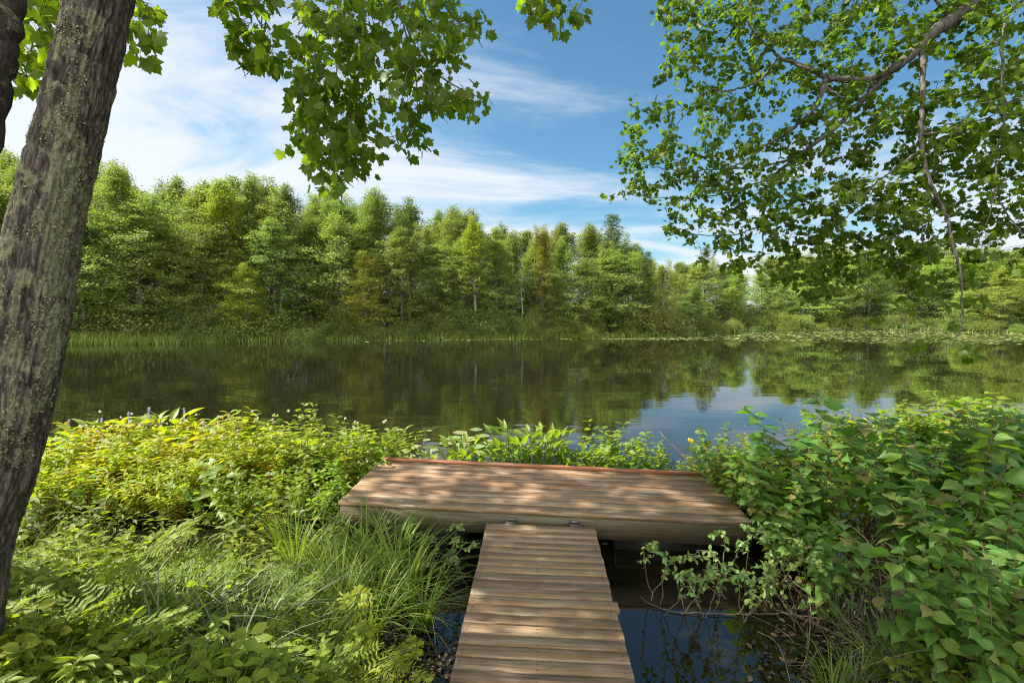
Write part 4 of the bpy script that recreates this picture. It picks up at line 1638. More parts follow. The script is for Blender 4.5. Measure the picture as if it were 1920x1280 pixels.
    tp = smooth_path(np.array([base - np.array([0, 0, 0.2]), base + np.array([-0.1, 0.1, 2.2]), (join + base) / 2 + np.array([0.7, 0, 2.2]), join + np.array([0.4, 0, 0.7]), join + np.array([0.1, 0.4, 3.2])]), 40)
    tm.tube(tp, np.linspace(0.26, 0.09, 40), 14)
    tm.tube([tp[22], join + np.array([0.2, 0, 0.15]), join], [0.1, 0.075, 0.06], 9)
    tm.build('trunk', M['limb'], root, smooth=True)
    tm = MB()
    nodes = list(tp[20:])
    for s in ([tp[28], (4.0, 3.6, 6.4), (2.2, 4.6, 7.0)], [tp[32], (3.6, 5.2, 7.4), (2.6, 6.4, 8.0)], [tp[26], (5.0, 4.2, 5.6), (4.6, 5.6, 6.6)]):
        pp = smooth_path(np.array([np.asarray(x, float) for x in s]), 16)
        tm.tube(pp, np.linspace(0.06, 0.015, 16), 6)
        nodes += list(pp)
    tg = []
    while len(tg) < 260:
        p = np.array([r.uniform(0.2, 6.5), r.uniform(1.8, 6.8), r.uniform(4.6, 9.0)])
        if (p[2] - CAM_H) < 0.70 * p[1] + 0.35:
            continue
        tg.append(p)
    tw = grow(tm, nodes, np.array(tg), r, 0.05, 0.006)
    twig_leaves(lm, tw, 10, 0.12, r, MAPLE, 0.3, 0.9, 0.6)
    cr = tm.build('crown', M['limb'], root)
    lm.build('leaves', M['maple_leaf'], cr)


make_spreading_maple()


# ------------------------------------------------------------------ foreground plants
def leafy_plant(name, cat, seed, nst, h, lean, template, lsize, nodes_, mat, stem, droop=0.3, start=0.22, whorl=2, srad=0.004, curve=0.25, upn=0.9, side=0):
    r = np.random.default_rng(seed)
    root = thing(name, '', cat)
    tm, lm = MB(), MB()
    T, D, Nn, S = [], [], [], []
    for s in range(nst):
        az = s * 2.4 + r.uniform(-0.5, 0.5)
        ln = lean * r.uniform(0.3, 1.1)
        hh = h * r.uniform(0.7, 1.08)
        dh = np.array([math.cos(az), math.sin(az), 0])
        t = np.linspace(0, 1, 7)[:, None]
        b0 = dh * 0.05 * r.uniform(0, 1)
        pts = b0 + dh * hh * (ln * t + curve * ln * t ** 2.4) + np.array([0, 0, 1]) * hh * (t - curve * ln * 0.8 * t ** 3)
        pts[1:-1] += r.normal(size=(5, 3)) * 0.012 * h
        pts[0, 2] -= 0.12
        tm.tube(pts, np.linspace(srad, srad * 0.35, 7), 5, cap=False)
        for k in range(nodes_):
            f = start + (1 - start) * (k + 0.5) / nodes_
            idx = f * 6
            i0 = min(int(idx), 5)
            p = pts[i0] + (pts[i0 + 1] - pts[i0]) * (idx - i0)
            size = lsize * (0.55 + 0.75 * math.sin(math.pi * min(1, 0.2 + 0.8 * (1 - f)) ** 0.8)) * r.uniform(0.8, 1.2)
            a0 = k * 1.57 + r.uniform(-0.4, 0.4)
            for w in range(whorl):
                a = a0 + w * 6.283 / whorl + r.uniform(-0.25, 0.25)
                up = 0.55 * (f ** 3) - droop * (1 - f * 0.6) + r.uniform(-0.2, 0.2)
                d = np.array([math.cos(a), math.sin(a), up])
                T.append(p)
                D.append(d)
                Nn.append(np.array([0, 0, upn]) + r.normal(size=3) * 0.36 - 0.2 * d)
                S.append(size * r.uniform(0.75, 1.15))
    lm.add_many(*template, frames(np.array(D), np.array(Nn), np.array(S)), np.array(T))
    tm.build('stems', M[stem], root, smooth=True)
    lm.build('foliage', M[mat], root, smooth=True)
    return root


TH = Kinds([leafy_plant('thicket_shrub', 'shrub', 100 + k, 5 + k % 2, 1.0, 0.36, OVATE, 0.092 + 0.014 * (k % 3), 13, 'thicket_leaf', 'stem_red', 0.35) for k in range(6)])
rr = random.Random(9)
rz = lambda: rr.uniform(0, 6.28)
TL = ['broad-leaved dark green shrub in the shaded thicket beside the dock end', 'sunlit-tinted yellow-green shrub at the pond side of the thicket', 'broad-leaved shrub of the thicket on the muddy bank, big pale-veined leaves']
k = 0
for _ in range(400):
    x, y = rr.uniform(1.9, 7.2), rr.uniform(2.3, 8.0)
    s = float(pond_sd(np.array([x]), np.array([y]))[0])
    if s > 0.55 or s < -3.2:
        continue
    if y < 3.2 and x < 2.15 + (3.2 - y) * 0.35:
        continue
    if k >= 92:
        break
    zb = max(gz(x, y), -0.15)
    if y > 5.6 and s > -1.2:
        g, col, hs = 1, (1.75, 1.35, 0.75), rr.uniform(0.85, 1.05)  # sunlight on this edge is put into the yellow leaf tint
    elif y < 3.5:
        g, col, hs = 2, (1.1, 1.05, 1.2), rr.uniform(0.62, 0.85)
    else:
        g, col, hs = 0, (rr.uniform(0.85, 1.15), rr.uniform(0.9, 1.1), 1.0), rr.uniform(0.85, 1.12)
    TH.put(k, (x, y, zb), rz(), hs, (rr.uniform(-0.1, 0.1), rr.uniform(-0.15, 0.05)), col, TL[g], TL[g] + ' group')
    k += 1
for x, y in [(2.05, 4.05), (2.2, 4.3), (2.12, 4.65), (2.3, 4.9), (2.2, 5.2), (2.45, 5.4), (2.5, 5.0), (2.6, 4.6), (2.45, 4.2), (2.7, 5.7), (2.35, 5.65), (2.05, 5.45), (2.9, 5.3), (2.3, 3.75)]:
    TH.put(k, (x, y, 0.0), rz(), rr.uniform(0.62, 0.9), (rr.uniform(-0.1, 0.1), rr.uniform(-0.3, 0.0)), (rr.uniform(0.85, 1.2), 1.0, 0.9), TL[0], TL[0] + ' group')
    k += 1
# one that stands above the others
TH.put(2, (*P(1500, 900, 4.9)[:2], 0.12), 1.0, 1.22, (0, 0), (0.95, 1.0, 1.0), 'tallest thicket shrub, its drooping top standing above the thicket against the water')
for q, (px, py, d) in enumerate([(1800, 1130, 2.5), (1890, 1060, 2.45), (1720, 1150, 2.75), (1880, 1190, 2.25), (1780, 1010, 3.0)]):
    p = P(px, py, d)
    TH.put(q, (p[0], p[1], max(gz(p[0], p[1]), 0.0)), rz(), 0.85, (0, -0.1), (1.15, 1.1, 1.3), TL[2], TL[2] + ' group')
TH.finish()
WL = Kinds([leafy_plant('willow_shrub', 'shrub', 120 + k, 6, 1.0, 0.4, LANCE, 0.105, 14, 'herb_leaf', 'stem_red', 0.25, 0.2, 2, 0.0035) for k in range(3)])
for q in range(20):
    x = rr.uniform(2.1, 5.2)
    y = 3.2 + (x - 2.1) * 1.0 + rr.uniform(0.2, 1.9)
    WL.put(q, (x, y, max(gz(x, y), -0.1)), rz(), rr.uniform(0.7, 1.08), (rr.uniform(-.15, .15), rr.uniform(-.2, .1)), (rr.uniform(0.75, 1.0), rr.uniform(0.85, 1.05), 0.9), 'narrow-leaved lighter shrub mixed into the broad-leaved thicket', 'narrow-leaved shrubs in the thicket')
WL.finish()

# buttonbush mass
BB = Kinds([leafy_plant('buttonbush', 'shrub', 140 + k, 8, 0.80, 0.42, LANCE, 0.105, 12, 'button_leaf', 'stem_red', 0.15, 0.2, 3, 0.0032) for k in range(5)])


def blossom(seed, rad):
    r = np.random.default_rng(seed)
    mb = MB()
    v = rdir(46, r)
    d = v
    mb.add_many(np.array([(-0.16, 0, 0), (0.16, 0, 0), (0.1, 1, 0), (-0.1, 1, 0)]), [(0, 1, 2, 3)], frames(d, rdir(46, r), np.full(46, rad)), np.zeros((46, 3)))
    return mb


for k, root in enumerate(BB.p):
    r = np.random.default_rng(k + 300)
    for q in range(2):
        o = blossom(k * 7 + q, 0.017).build('flower_head', M['flower_cream'], root)
        o.location = (r.uniform(-0.28, 0.28), r.uniform(-0.28, 0.28), r.uniform(0.74, 0.86))
BL = ['sunlit yellow-green buttonbush with creamy flower balls in the water beside the dock', 'greener buttonbush crowding the near corner of the dock']
k = 0
for _ in range(600):
    if k >= 104:
        break
    y = rr.uniform(4.8, 6.2)
    x = rr.uniform(-5.6, -1.5)
    if x > -1.62 and y > 4.0:
        continue
    if y < 5.1 and rr.random() < 0.5 and x > -2.6:
        continue
    g = 1 if x > -2.5 else 0
    col = (1.3, 1.26, 0.85) if g == 0 else (0.8, 1.0, 0.9)
    BB.put(k, (x, y, 0.0), rz(), (0.56 + 0.38 * min(1.0, (y - 4.8) / 0.9)) * rr.uniform(0.75, 1.18), (rr.uniform(-0.25, 0.25), rr.uniform(-0.25, 0.25)), tuple(c * rr.uniform(0.8, 1.2) for c in col), BL[g], BL[g] + ' group')
    k += 1
BB.finish()

# broader-leaved weeds rooted in the shallow water in front of the buttonbush
WD = Kinds([leafy_plant('broad_weed', 'plant', 160 + k, 4, 0.75, 0.38, OVATE, 0.085, 9, 'weed_leaf', 'stem_green', 0.2, 0.2, 2, 0.0035) for k in range(3)])
for q in range(26):
    x, y = rr.uniform(-3.4, -1.55), rr.uniform(4.6, 5.8)
    if x > -1.68:
        continue
    WD.put(q, (x, y, 0.0), rz(), rr.uniform(0.6, 1.08), (rr.uniform(-.2, .2), rr.uniform(-.2, .2)), (rr.uniform(0.9, 1.25), rr.uniform(0.95, 1.15), 0.8), 'broad-leaved weed mixed into the buttonbush beside the dock', 'broad-leaved weeds by the buttonbush')
WD.finish()

# tall spindly shoots above the buttonbush
SP = Kinds([leafy_plant('tall_shoot', 'plant', 170 + k, 2, 1.15, 0.12, SMALL, 0.085, 9, 'weed_leaf', 'stem_red', 0.1, 0.45, 2, 0.004) for k in range(2)])
for q, (px, d, s) in enumerate([(470, 5.3, 0.96), (520, 5.4, 1.02), (545, 5.3, 1.04), (570, 5.35, 1.06), (648, 5.2, 0.9), (665, 5.1, 0.86), (610, 5.1, 0.92), (400, 5.4, 0.92), (440, 5.2, 0.9)]):
    x, y = col_at(px, d)
    SP.put(q, (x, y, 0.0), rz(), s, (0, rr.uniform(-.1, .1)), (1.3, 1.2, 0.8), 'tall leafy shoot poking above the buttonbush against the water', 'tall shoots over the buttonbush')
SP.finish()


def water_weed(seed, nl, h, ls, spikes=1):
    r = np.random.default_rng(seed)
    root = thing('pickerelweed', '', 'water plant')
    tm, lm = MB(), MB()
    T, D, Nn, S = [], [], [], []
    for k in range(nl):
        az = r.uniform(0, 6.28)
        hh = h * r.uniform(0.55, 1.05)
        ln = r.uniform(0.08, 0.5)
        dh = np.array([math.cos(az), math.sin(az), 0])
        b0 = dh * r.uniform(0, 0.09)
        t = np.linspace(0, 1, 5)[:, None]
        pts = b0 + dh * hh * ln * t ** 1.5 + np.array([0, 0, 1]) * hh * t
        pts[0, 2] -= 0.25
        tm.tube(pts, np.linspace(0.006, 0.0035, 5), 5, cap=False)
        T.append(pts[-1])
        D.append(dh * r.uniform(0.4, 1.0) + np.array([0, 0, r.uniform(0.2, 1.1)]))
        Nn.append(np.array([0, 0, 0.9]) - dh * 0.6 + r.normal(size=3) * 0.35)
        S.append(ls * r.uniform(0.7, 1.2))
    lm.add_many(*SPEAR, frames(np.array(D), np.array(Nn), np.array(S)), np.array(T))
    tm.build('stems', M['stem_green'], root, smooth=True)
    lm.build('foliage', M['weed_leaf'], root, smooth=True)
    for q in range(spikes):
        fm = MB()
        a = r.uniform(0, 6.28)
        x, y = 0.07 * math.cos(a), 0.07 * math.sin(a)
        zz = h * r.uniform(1.05, 1.2)
        fm.tube([(x * .3, y * .3, 0), (x, y, zz)], [0.005, 0.003], 5)
        n = 60
        pos = np.stack([np.full(n, x), np.full(n, y), zz + r.uniform(-0.01, 0.085, n)], -1)
        dd = rdir(n, r) * np.array([1, 1, 0.4])
        fm.add_many(np.array([(-0.4, 0, 0), (0.4, 0, 0), (0.25, 1, 0), (-0.25, 1, 0)]), [(0, 1, 2, 3)], frames(dd, rdir(n, r), np.full(n, 0.013)), pos)
        fm.build('flower_spike', M['flower_purple'], root)
    return root


PW = Kinds([water_weed(200, 17, 0.54, 0.19, 1), water_weed(201, 24, 0.50, 0.15, 0), water_weed(202, 26, 0.58, 0.16, 0), water_weed(203, 22, 0.46, 0.145, 0)])
PL = 'arrow-leaved pickerelweed in the water behind the dock'
for q, (px, d, s, c) in enumerate([(800, 5.95, 0.88, (1.2, 1.15, 0.8)), (850, 5.75, 0.95, (1.15, 1.15, 0.8)), (880, 5.8, 0.95, (1.1, 1.1, 0.9)), (915, 5.85, 0.92, (1, 1, 1)), (950, 5.9, 1.12, (0.8, 0.95, 0.9)), (985, 5.75, 1.15, (0.8, 0.95, 0.9)),
                                   (1010, 5.9, 1.1, (0.8, 0.95, 0.9)), (1045, 5.75, 1.02, (0.9, 1, 0.9)), (1080, 5.85, 1.05, (0.9, 1, 0.9)), (1110, 5.75, 1.0, (0.9, 1, 0.9)), (760, 5.9, 0.6, (1.1, 1.1, 0.9))]):
    x, y = col_at(px, d)
    PW.put([1, 1, 2, 3, 2, 1, 2, 3, 1, 3, 2][q], (x, y, 0.0), rz(), s, (0, 0), c, PL, 'pickerelweed behind the dock')
for q, (px, d, s) in enumerate([(780, 5.75, 0.78), (825, 5.8, 0.88), (865, 5.9, 0.95), (935, 5.75, 0.95), (970, 6.0, 1.15), (1030, 6.0, 1.1), (1062, 5.9, 1.05), (1095, 5.95, 1.0), (900, 5.7, 0.75), (745, 5.75, 0.5)]):
    x, y = col_at(px, d)
    PW.put([1, 3, 2, 1, 2, 2, 3, 1, 3, 3][q], (x, y, 0.0), rz(), s, (0, 0), (1.05, 1.1, 0.9), PL, 'pickerelweed behind the dock')
PL2 = 'sunlit pickerelweed with purple spikes along the pond side of the buttonbush'
for q, (px, d, s) in enumerate([(180, 6.3, 1.15), (235, 6.4, 1.2), (285, 6.3, 1.35), (330, 6.4, 1.3), (390, 6.3, 1.1), (130, 6.3, 1.1), (440, 6.4, 1.05)]):
    x, y = col_at(px, d)
    PW.put(0, (x, y, 0.0), rz(), s, (0, 0), (1.5, 1.3, 0.8), PL2, 'pickerelweed along the buttonbush')
PW.finish()

# lighter small-leaved bushes behind the dock's far corner
LB = Kinds([leafy_plant('waterside_bush', 'shrub', 230 + k, 8, 0.72, 0.42, SMALL, 0.075, 13, 'weed_leaf', 'stem_green', 0.2, 0.12, 2, 0.0035) for k in range(3)])
for q, (px, d, s, g) in enumerate([(1130, 5.85, 0.88, 0), (1165, 5.9, 1.0, 0), (1195, 5.85, 1.0, 0), (1225, 5.9, 0.85, 0), (1250, 5.8, 0.72, 0), (1275, 5.75, 0.6, 0), (1150, 6.2, 1.05, 0), (1300, 5.75, 0.6, 1), (1325, 5.8, 0.72, 1), (1340, 5.6, 0.6, 1),
                                   (1350, 5.9, 0.8, 1), (1372, 5.7, 0.85, 1), (1395, 5.5, 0.75, 1), (1385, 6.0, 0.9, 1), (1405, 5.2, 0.6, 1), (1415, 4.95, 0.55, 1), (1425, 4.75, 0.5, 1)]):
    x, y = col_at(px, d)
    lab = ['bushy small-leaved plant in the water behind the dock', 'pale small-leaved bush at the corner between the dock and thicket'][g]
    LB.put(q, (x, y, 0.0), rz(), s, (0, 0), (1.05, 1.1, 0.9) if g == 0 else (1.4, 1.25, 0.8), lab, lab + ' group')
LB.finish()

# two dry reed stalks leaning over the water
for q, (a, b) in enumerate([((1276, 852), (1236, 808)), ((1284, 856), (1240, 815))]):
    mb = MB()
    p0, p1 = P(*a, 5.9), P(*b, 6.0)
    p0 = p0 + (p0 - p1) * 1.4
    mb.tube(smooth_path(np.array([p0, (p0 + p1) / 2 + np.array([0, 0, 0.01]), p1]), 8), np.linspace(0.007, 0.003, 8), 5)
    tag(mb.build('reed_stalk', M['dead']), 'bare dry reed stalk leaning over the water behind the dock', 'reed', 'dry reed stalks behind the dock')

# yellow iris-like flower stem beside the corner
t = thing('yellow_flower', 'upright yellow flower beside the thicket near the dock corner', 'flower', (*col_at(1300, 5.7), 0.0))
mb = MB()
mb.tube([(0, 0, -0.1), (0.01, 0, 0.35), (0, 0.01, 0.66)], [0.005, 0.004, 0.003], 5)
mb.build('stem', M['stem_green'], t)
mb = MB()
v = rdir(26, np.random.default_rng(4))
v[:, 2] = abs(v[:, 2]) + 0.2
mb.add_many(*SMALL, frames(v, rdir(26), np.full(26, 0.045)), np.array([(0, 0.01, 0.64)] * 26) + rdir(26) * 0.015)
M['yellow'] = leaf_mat('yellow_petal', [(0.45, 0.36, 0.02), (0.6, 0.5, 0.04), (0.5, 0.45, 0.05)], 0.3, (0.6, 0.5, 0.03))
mb.build('petals', M['yellow'], t)


# sedge tufts
def sedge_tuft(seed, n, h, mat, wid=0.006, spread=0.5, name='sedge_tuft'):
    r = np.random.default_rng(seed)
    root = thing(name, '', 'grass tuft')
    groups = (MB(), MB())
    for k in range(n):
        az = r.uniform(0, 6.28)
        hh = h * r.uniform(0.55, 1.15)
        ln = spread * r.uniform(0.25, 1.25)
        dh = np.array([math.cos(az), math.sin(az), 0])
        sd_ = np.array([-dh[1], dh[0], 0])
        t = np.linspace(0, 1, 8)[:, None]
        b0 = dh * r.uniform(0, 0.07) + sd_ * r.normal() * 0.03
        pts = b0 + dh * hh * ln * (0.35 * t + 0.85 * t ** 2.3) + np.array([0, 0, 1]) * hh * (t - 0.42 * ln * t ** 3.2)
        w = wid * np.array([1, 1.1, 1.05, 0.95, 0.8, 0.6, 0.35, 0.05])[:, None] * r.uniform(0.7, 1.2)
        V = np.concatenate([pts - sd_ * w, pts + sd_ * w])
        groups[0].add(V, [(a, a + 1, a + 9, a + 8) for a in range(7)])
    groups[0].build('blades', M[mat], root)
    cm = MB()
    for k in range(14):
        az = r.uniform(0, 6.28)
        dh = np.array([math.cos(az), math.sin(az), 0])
        ln = r.uniform(0.5, 1.2)
        t = np.linspace(0, 1, 6)[:, None]
        pts = dh * 0.05 + dh * h * 0.8 * ln * t + np.array([0, 0, 1]) * h * (0.5 * t - 0.52 * t ** 2.2)
        cm.tube(pts, np.linspace(0.0028, 0.001, 6), 4, cap=False)
    cm.build('dead_blades', M['dead'], root)
    return root


SG = Kinds([sedge_tuft(250, 95, 0.66, 'sedge', 0.0055, 0.85), sedge_tuft(251, 85, 0.58, 'sedge', 0.005, 1.1), sedge_tuft(252, 90, 0.72, 'sedge', 0.0055, 0.75)])
SLAB = ['bright green arching sedge tuft on the mud beside the gangway', 'lush sedge tuft under the front of the dock']
for q, (px, py, z, s, g) in enumerate([(640, 1160, .03, 0.95, 0), (700, 1150, .03, 0.95, 0), (760, 1145, .02, 0.9, 0), (690, 1215, .05, 0.85, 0), (620, 1225, .08, 0.85, 0), (740, 1090, 0, 0.95, 1), (680, 1085, 0, 1.0, 1),
                                      (610, 1085, 0, 1.0, 1), (550, 1090, .02, 0.95, 1), (790, 1180, .02, .7, 0), (560, 1170, .1, 0.85, 0)]):
    p = G(px, py, z)
    SG.put(q, (p[0], p[1], z), rz(), s, (0, 0), (rr.uniform(.85, 1.1), 1, 0.9), SLAB[g], SLAB[g] + ' group')
SG.finish()
DS = Kinds([sedge_tuft(260, 70, 0.55, 'dry_sedge', 0.005, 1.1, 'pale_sedge'), sedge_tuft(261, 60, 0.5, 'dry_sedge', 0.005, 1.2, 'pale_sedge')])
for q, (px, py, s) in enumerate([(300, 1290, 1.0), (380, 1250, 1.05), (470, 1270, 1.0), (250, 1220, 0.9), (430, 1330, 1.0), (340, 1180, 0.9)]):
    p = G(px, py, 0.2)
    DS.put(q, (p[0], p[1], gz(p[0], p[1])), rz(), s, (0, 0), (1, 1, 1), 'pale grey-green sedge arching over the dark low herbs of the bank', 'pale sedges on the bank')
DS.finish()
GS = Kinds([sedge_tuft(270, 60, 0.42, 'sedge', 0.006, 0.8, 'bank_grass'), sedge_tuft(271, 45, 0.36, 'dry_sedge', 0.005, 0.9, 'bank_grass')])
for q, (px, py, s) in enumerate([(1650, 1245, .8), (1700, 1270, 0.9), (1600, 1275, .7), (1760, 1240, 1.0), (1820, 1290, 1.0), (1690, 1180, .8), (1560, 1290, .7), (1870, 1290, 1), (1740, 1130, 1.1)]):
    p = G(px, py, 0.1)
    GS.put(q, (p[0], p[1], gz(p[0], p[1])), rz(), s, (0, 0), (1, 1, 1), 'small grass tuft on the mud below the thicket', 'small grass tufts below the thicket')
GS.finish()


# low plants standing in the inlet under the buttonbush
IN = Kinds([leafy_plant('inlet_herb', 'plant', 190 + k, 4, 0.42, 0.5, LANCE if k else SMALL, 0.075, 8, 'herb_leaf', 'stem_red', 0.2, 0.15, 2, 0.0028) for k in range(3)])
for q in range(34):
    x, y = rr.uniform(-5.4, -1.7), rr.uniform(4.15, 4.95)
    IN.put(q, (x, y, 0.0), rz(), rr.uniform(0.6, 1.35), (rr.uniform(-.3, .3), rr.uniform(-.3, .3)), (rr.uniform(0.8, 1.2), rr.uniform(0.9, 1.1), 0.9), 'low herb standing in the narrow dark inlet below the buttonbush', 'herbs in the inlet')
IN.finish()

# fine grass growing through the herbs of the bank
pts = []
r = np.random.default_rng(91)
while len(pts) < 2400:
    p = G(r.uniform(-80, 640), r.uniform(1030, 1480), 0.2)
    if float(pond_sd(p[0:1], p[1:2])[0]) > 0.05 or hnoise(p[0], p[1], 2.3) < -0.15:
        continue
    pts.append((p[0], p[1], gz(p[0], p[1])))
blades_field(np.array(pts), 0.32, 0.010, r, 'sedge', 'fine_grass', 'fine green grass growing between the herbs of the bank', 0.6)
pts = []
while len(pts) < 700:
    p = G(r.uniform(1560, 2000), r.uniform(1100, 1440), 0.1)
    if float(pond_sd(p[0:1], p[1:2])[0]) > 0.02:
        continue
    pts.append((p[0], p[1], gz(p[0], p[1])))
blades_field(np.array(pts), 0.22, 0.006, r, 'dry_sedge', 'sparse_grass', 'sparse thin grass on the mud below the thicket', 0.7)


# ferns
def fern(seed, nf, Lf):
    r = np.random.default_rng(seed)
    root = thing('royal_fern', '', 'fern')
    tm, lm = MB(), MB()
    leaflet = (np.array([(0, 0, 0), (-0.17, 0.22, 0.02), (-0.16, 0.72, 0.0), (0, 1, -0.05), (0.16, 0.72, 0.0), (0.17, 0.22, 0.02)]), [(0, 3, 2, 1), (0, 5, 4, 3)])
    T, D, Nn, S = [], [], [], []
    for k in range(nf):
        az = k * 2.4 + r.uniform(-.5, .5)
        dh = np.array([math.cos(az), math.sin(az), 0])
        L_ = Lf * r.uniform(0.75, 1.1)
        t = np.linspace(0, 1, 10)[:, None]
        ln = r.uniform(0.35, 0.8)
        pts = dh * L_ * (ln * t + 0.25 * t ** 2) + np.array([0, 0, 1]) * L_ * (0.95 * t - 0.42 * ln * t ** 2.5)
        tm.tube(pts, np.linspace(0.004, 0.0012, 10), 5, cap=False)
        for f in np.linspace(0.36, 0.97, 7):
            idx = f * 9
            i0 = min(int(idx), 8)
            p = pts[i0] + (pts[i0 + 1] - pts[i0]) * (idx - i0)
            ax = pts[i0 + 1] - pts[i0]
            ax /= np.linalg.norm(ax)
            sd_ = np.cross(ax, [0, 0, 1.0])
            sd_ /= np.linalg.norm(sd_) + 1e-9
            up = np.cross(sd_, ax)
            pl = L_ * 0.26 * math.sin(math.pi * (0.25 + 0.7 * (f - 0.38) / 0.6)) + 0.02
            for sg in (-1, 1):
                pd = sd_ * sg * 0.9 + ax * 0.5 - np.array([0, 0, 0.1]) + r.normal(size=3) * 0.12
                pd /= np.linalg.norm(pd)
                tm.tube([p, p + pd * pl], [0.0016, 0.0008], 3, cap=False)
                px_ = np.cross(pd, up)
                nq = 5
                for q in range(nq):
                    pp_ = p + pd * pl * (0.18 + 0.82 * q / nq)
                    for s2 in (-1, 1):
                        T.append(pp_)
                        D.append(px_ * s2 + pd * 0.45)
                        Nn.append(up + r.normal(size=3) * 0.35)
                        S.append(L_ * 0.078 * r.uniform(0.85, 1.15) * (1 - 0.3 * q / nq))
                T.append(p + pd * pl)
                D.append(pd)
                Nn.append(up)
                S.append(L_ * 0.05)
    lm.add_many(*leaflet, frames(np.array(D), np.array(Nn), np.array(S)), np.array(T))
    tm.build('stems', M['stem_green'], root)
    lm.build('fronds', M['fern_leaf'], root)
    return root


FE = Kinds([fern(280, 7, 0.62), fern(281, 6, 0.55), fern(282, 8, 0.68)])
FL = ['yellow-green royal fern beside the mud at the gangway', 'royal fern among the herbs near the leaning trunk', 'royal fern in the middle of the bank herbs']
for q, (px, py, s, g, c) in enumerate([(590, 1330, 0.85, 0, (1.15, 1.1, 0.8)), (660, 1340, 0.85, 0, (1.2, 1.1, 0.8)), (540, 1350, 0.75, 0, (1, 1, 1)), (620, 1400, 0.8, 0, (1.1, 1.05, .9)), (120, 1290, 0.95, 1, (1, 1, 0.9)), (180, 1180, 0.95, 1, (1, 1, 0.9)), (90, 1400, 0.9, 1, (0.9, 1, 0.9)),
                                      (250, 1200, 0.75, 2, (0.9, 1, 0.9)), (350, 1200, 0.75, 2, (0.9, 1, 0.9)), (460, 1200, 0.75, 2, (0.85, 1, 0.9)), (420, 1260, 0.75, 2, (0.8, 1, 0.9)), (300, 1270, 0.8, 2, (0.8, .95, .9)), (200, 1300, 0.8, 2, (0.8, .95, .9))]):
    p = G(px, py, 0.18)
    FE.put(q, (p[0], p[1], gz(p[0], p[1])), rz(), s, (0, 0), c, FL[g], FL[g] + ' group')
FE.finish()

# low herbs over the bank
HB = Kinds([leafy_plant('bank_herb', 'plant', 300 + k, 5, 0.46, 0.5, LANCE if k % 2 else SMALL, 0.070, 11, 'herb_leaf', 'stem_green', 0.2, 0.12, 2, 0.0026) for k in range(6)])
HL = ['bright leafy herb under the buttonbush on the bank', 'dark leafy herb low on the bank in front of the ferns', 'leafy herb at the foot of the leaning trunk']
k = 0
for _ in range(1300):
    if k >= 200:
        break
    px, py = rr.uniform(-330, 640), rr.uniform(1080, 1460)
    if px > 520 + rr.uniform(0, 60) and py < 1300:
        continue
    p = G(px, py, 0.2)
    s = float(pond_sd(p[0:1], p[1:2])[0])
    if s > 0.25:
        continue
    g = 2 if px < 130 else (0 if py < 1180 else 1)
    c = [(1.35, 1.25, 0.8), (1.0, 1.05, 0.85), (1.2, 1.15, 0.8)][g]
    v = rr.uniform(0.8, 1.2)
    HB.put(k, (p[0], p[1], max(gz(p[0], p[1]), 0)), rz(), rr.uniform(0.6, 0.98), (rr.uniform(-.2, .2), rr.uniform(-.2, .2)), (c[0] * v, c[1] * v, c[2] * v), HL[g], HL[g] + ' group')
    k += 1
for q, (px, py) in enumerate([(1880, 1270), (1830, 1300), (1900, 1330), (1930, 1250), (1780, 1330), (1850, 1350), (1730, 1330)]):
    p = G(px, py, 0.2)
    HB.put(q, (p[0], p[1], gz(p[0], p[1])), rz(), rr.uniform(0.6, 0.8), (0, 0), (1.0, 1.0, 1.2), 'small pale herb at the foot of the thicket in the corner', 'herbs at the foot of the thicket')
HB.finish()
# spear-leaved seedlings near the bottom edge
AR = Kinds([leafy_plant('spear_leaf_plant', 'plant', 330 + k, 2, 0.4, 0.2, OVATE, 0.075, 5, 'weed_leaf', 'stem_green', -0.3, 0.3, 2, 0.003) for k in range(2)])
for q, (px, py, s) in enumerate([(215, 1340, 0.9), (300, 1400, 1.0), (490, 1330, 0.9), (60, 1250, 1.0), (420, 1400, 0.9)]):
    p = G(px, py, 0.2)
    AR.put(q, (p[0], p[1], gz(p[0], p[1])), rz(), s, (0, 0), (1.2, 1.2, 1), 'upright spear-leaved seedling among low herbs at the bottom of the bank', 'spear-leaved seedlings')
AR.finish()


# straggling vines in front of the dock
def vine(seed, pts, nl, ls, label, group, col=(1, 1, 1)):
    r = np.random.default_rng(seed)
    base = np.array(pts[0], float)
    root = thing('trailing_vine', label, 'vine', tuple(base), 0, group)
    pp = smooth_path(np.array(pts, float) - base, 26)
    pp[1:-1] += r.normal(size=(24, 3)) * 0.008
    tm, lm = MB(), MB()
    tm.tube(pp, np.linspace(0.0042, 0.0014, 26), 5)
    T, D, Nn, S = [], [], [], []
    for k in range(nl):
        f = r.uniform(0.22, 1.0) * 25
        i0 = min(int(f), 24)
        p = pp[i0] + (pp[i0 + 1] - pp[i0]) * (f - i0)
        d = rdir(1, r)[0] * np.array([1, 1, 0.4]) + np.array([0, 0, -0.15])
        T.append(p)
        D.append(d)
        Nn.append(np.array([0, 0, 0.8]) + r.normal(size=3) * 0.4)
        S.append(ls * r.uniform(0.6, 1.2))
    lm.add_many(*SMALL, frames(np.array(D), np.array(Nn), np.array(S)), np.array(T))
    tm.build('stems', M['dead'], root)
    f = lm.build('foliage', M['vine_leaf'], root)
    f.color = (*col, 1)


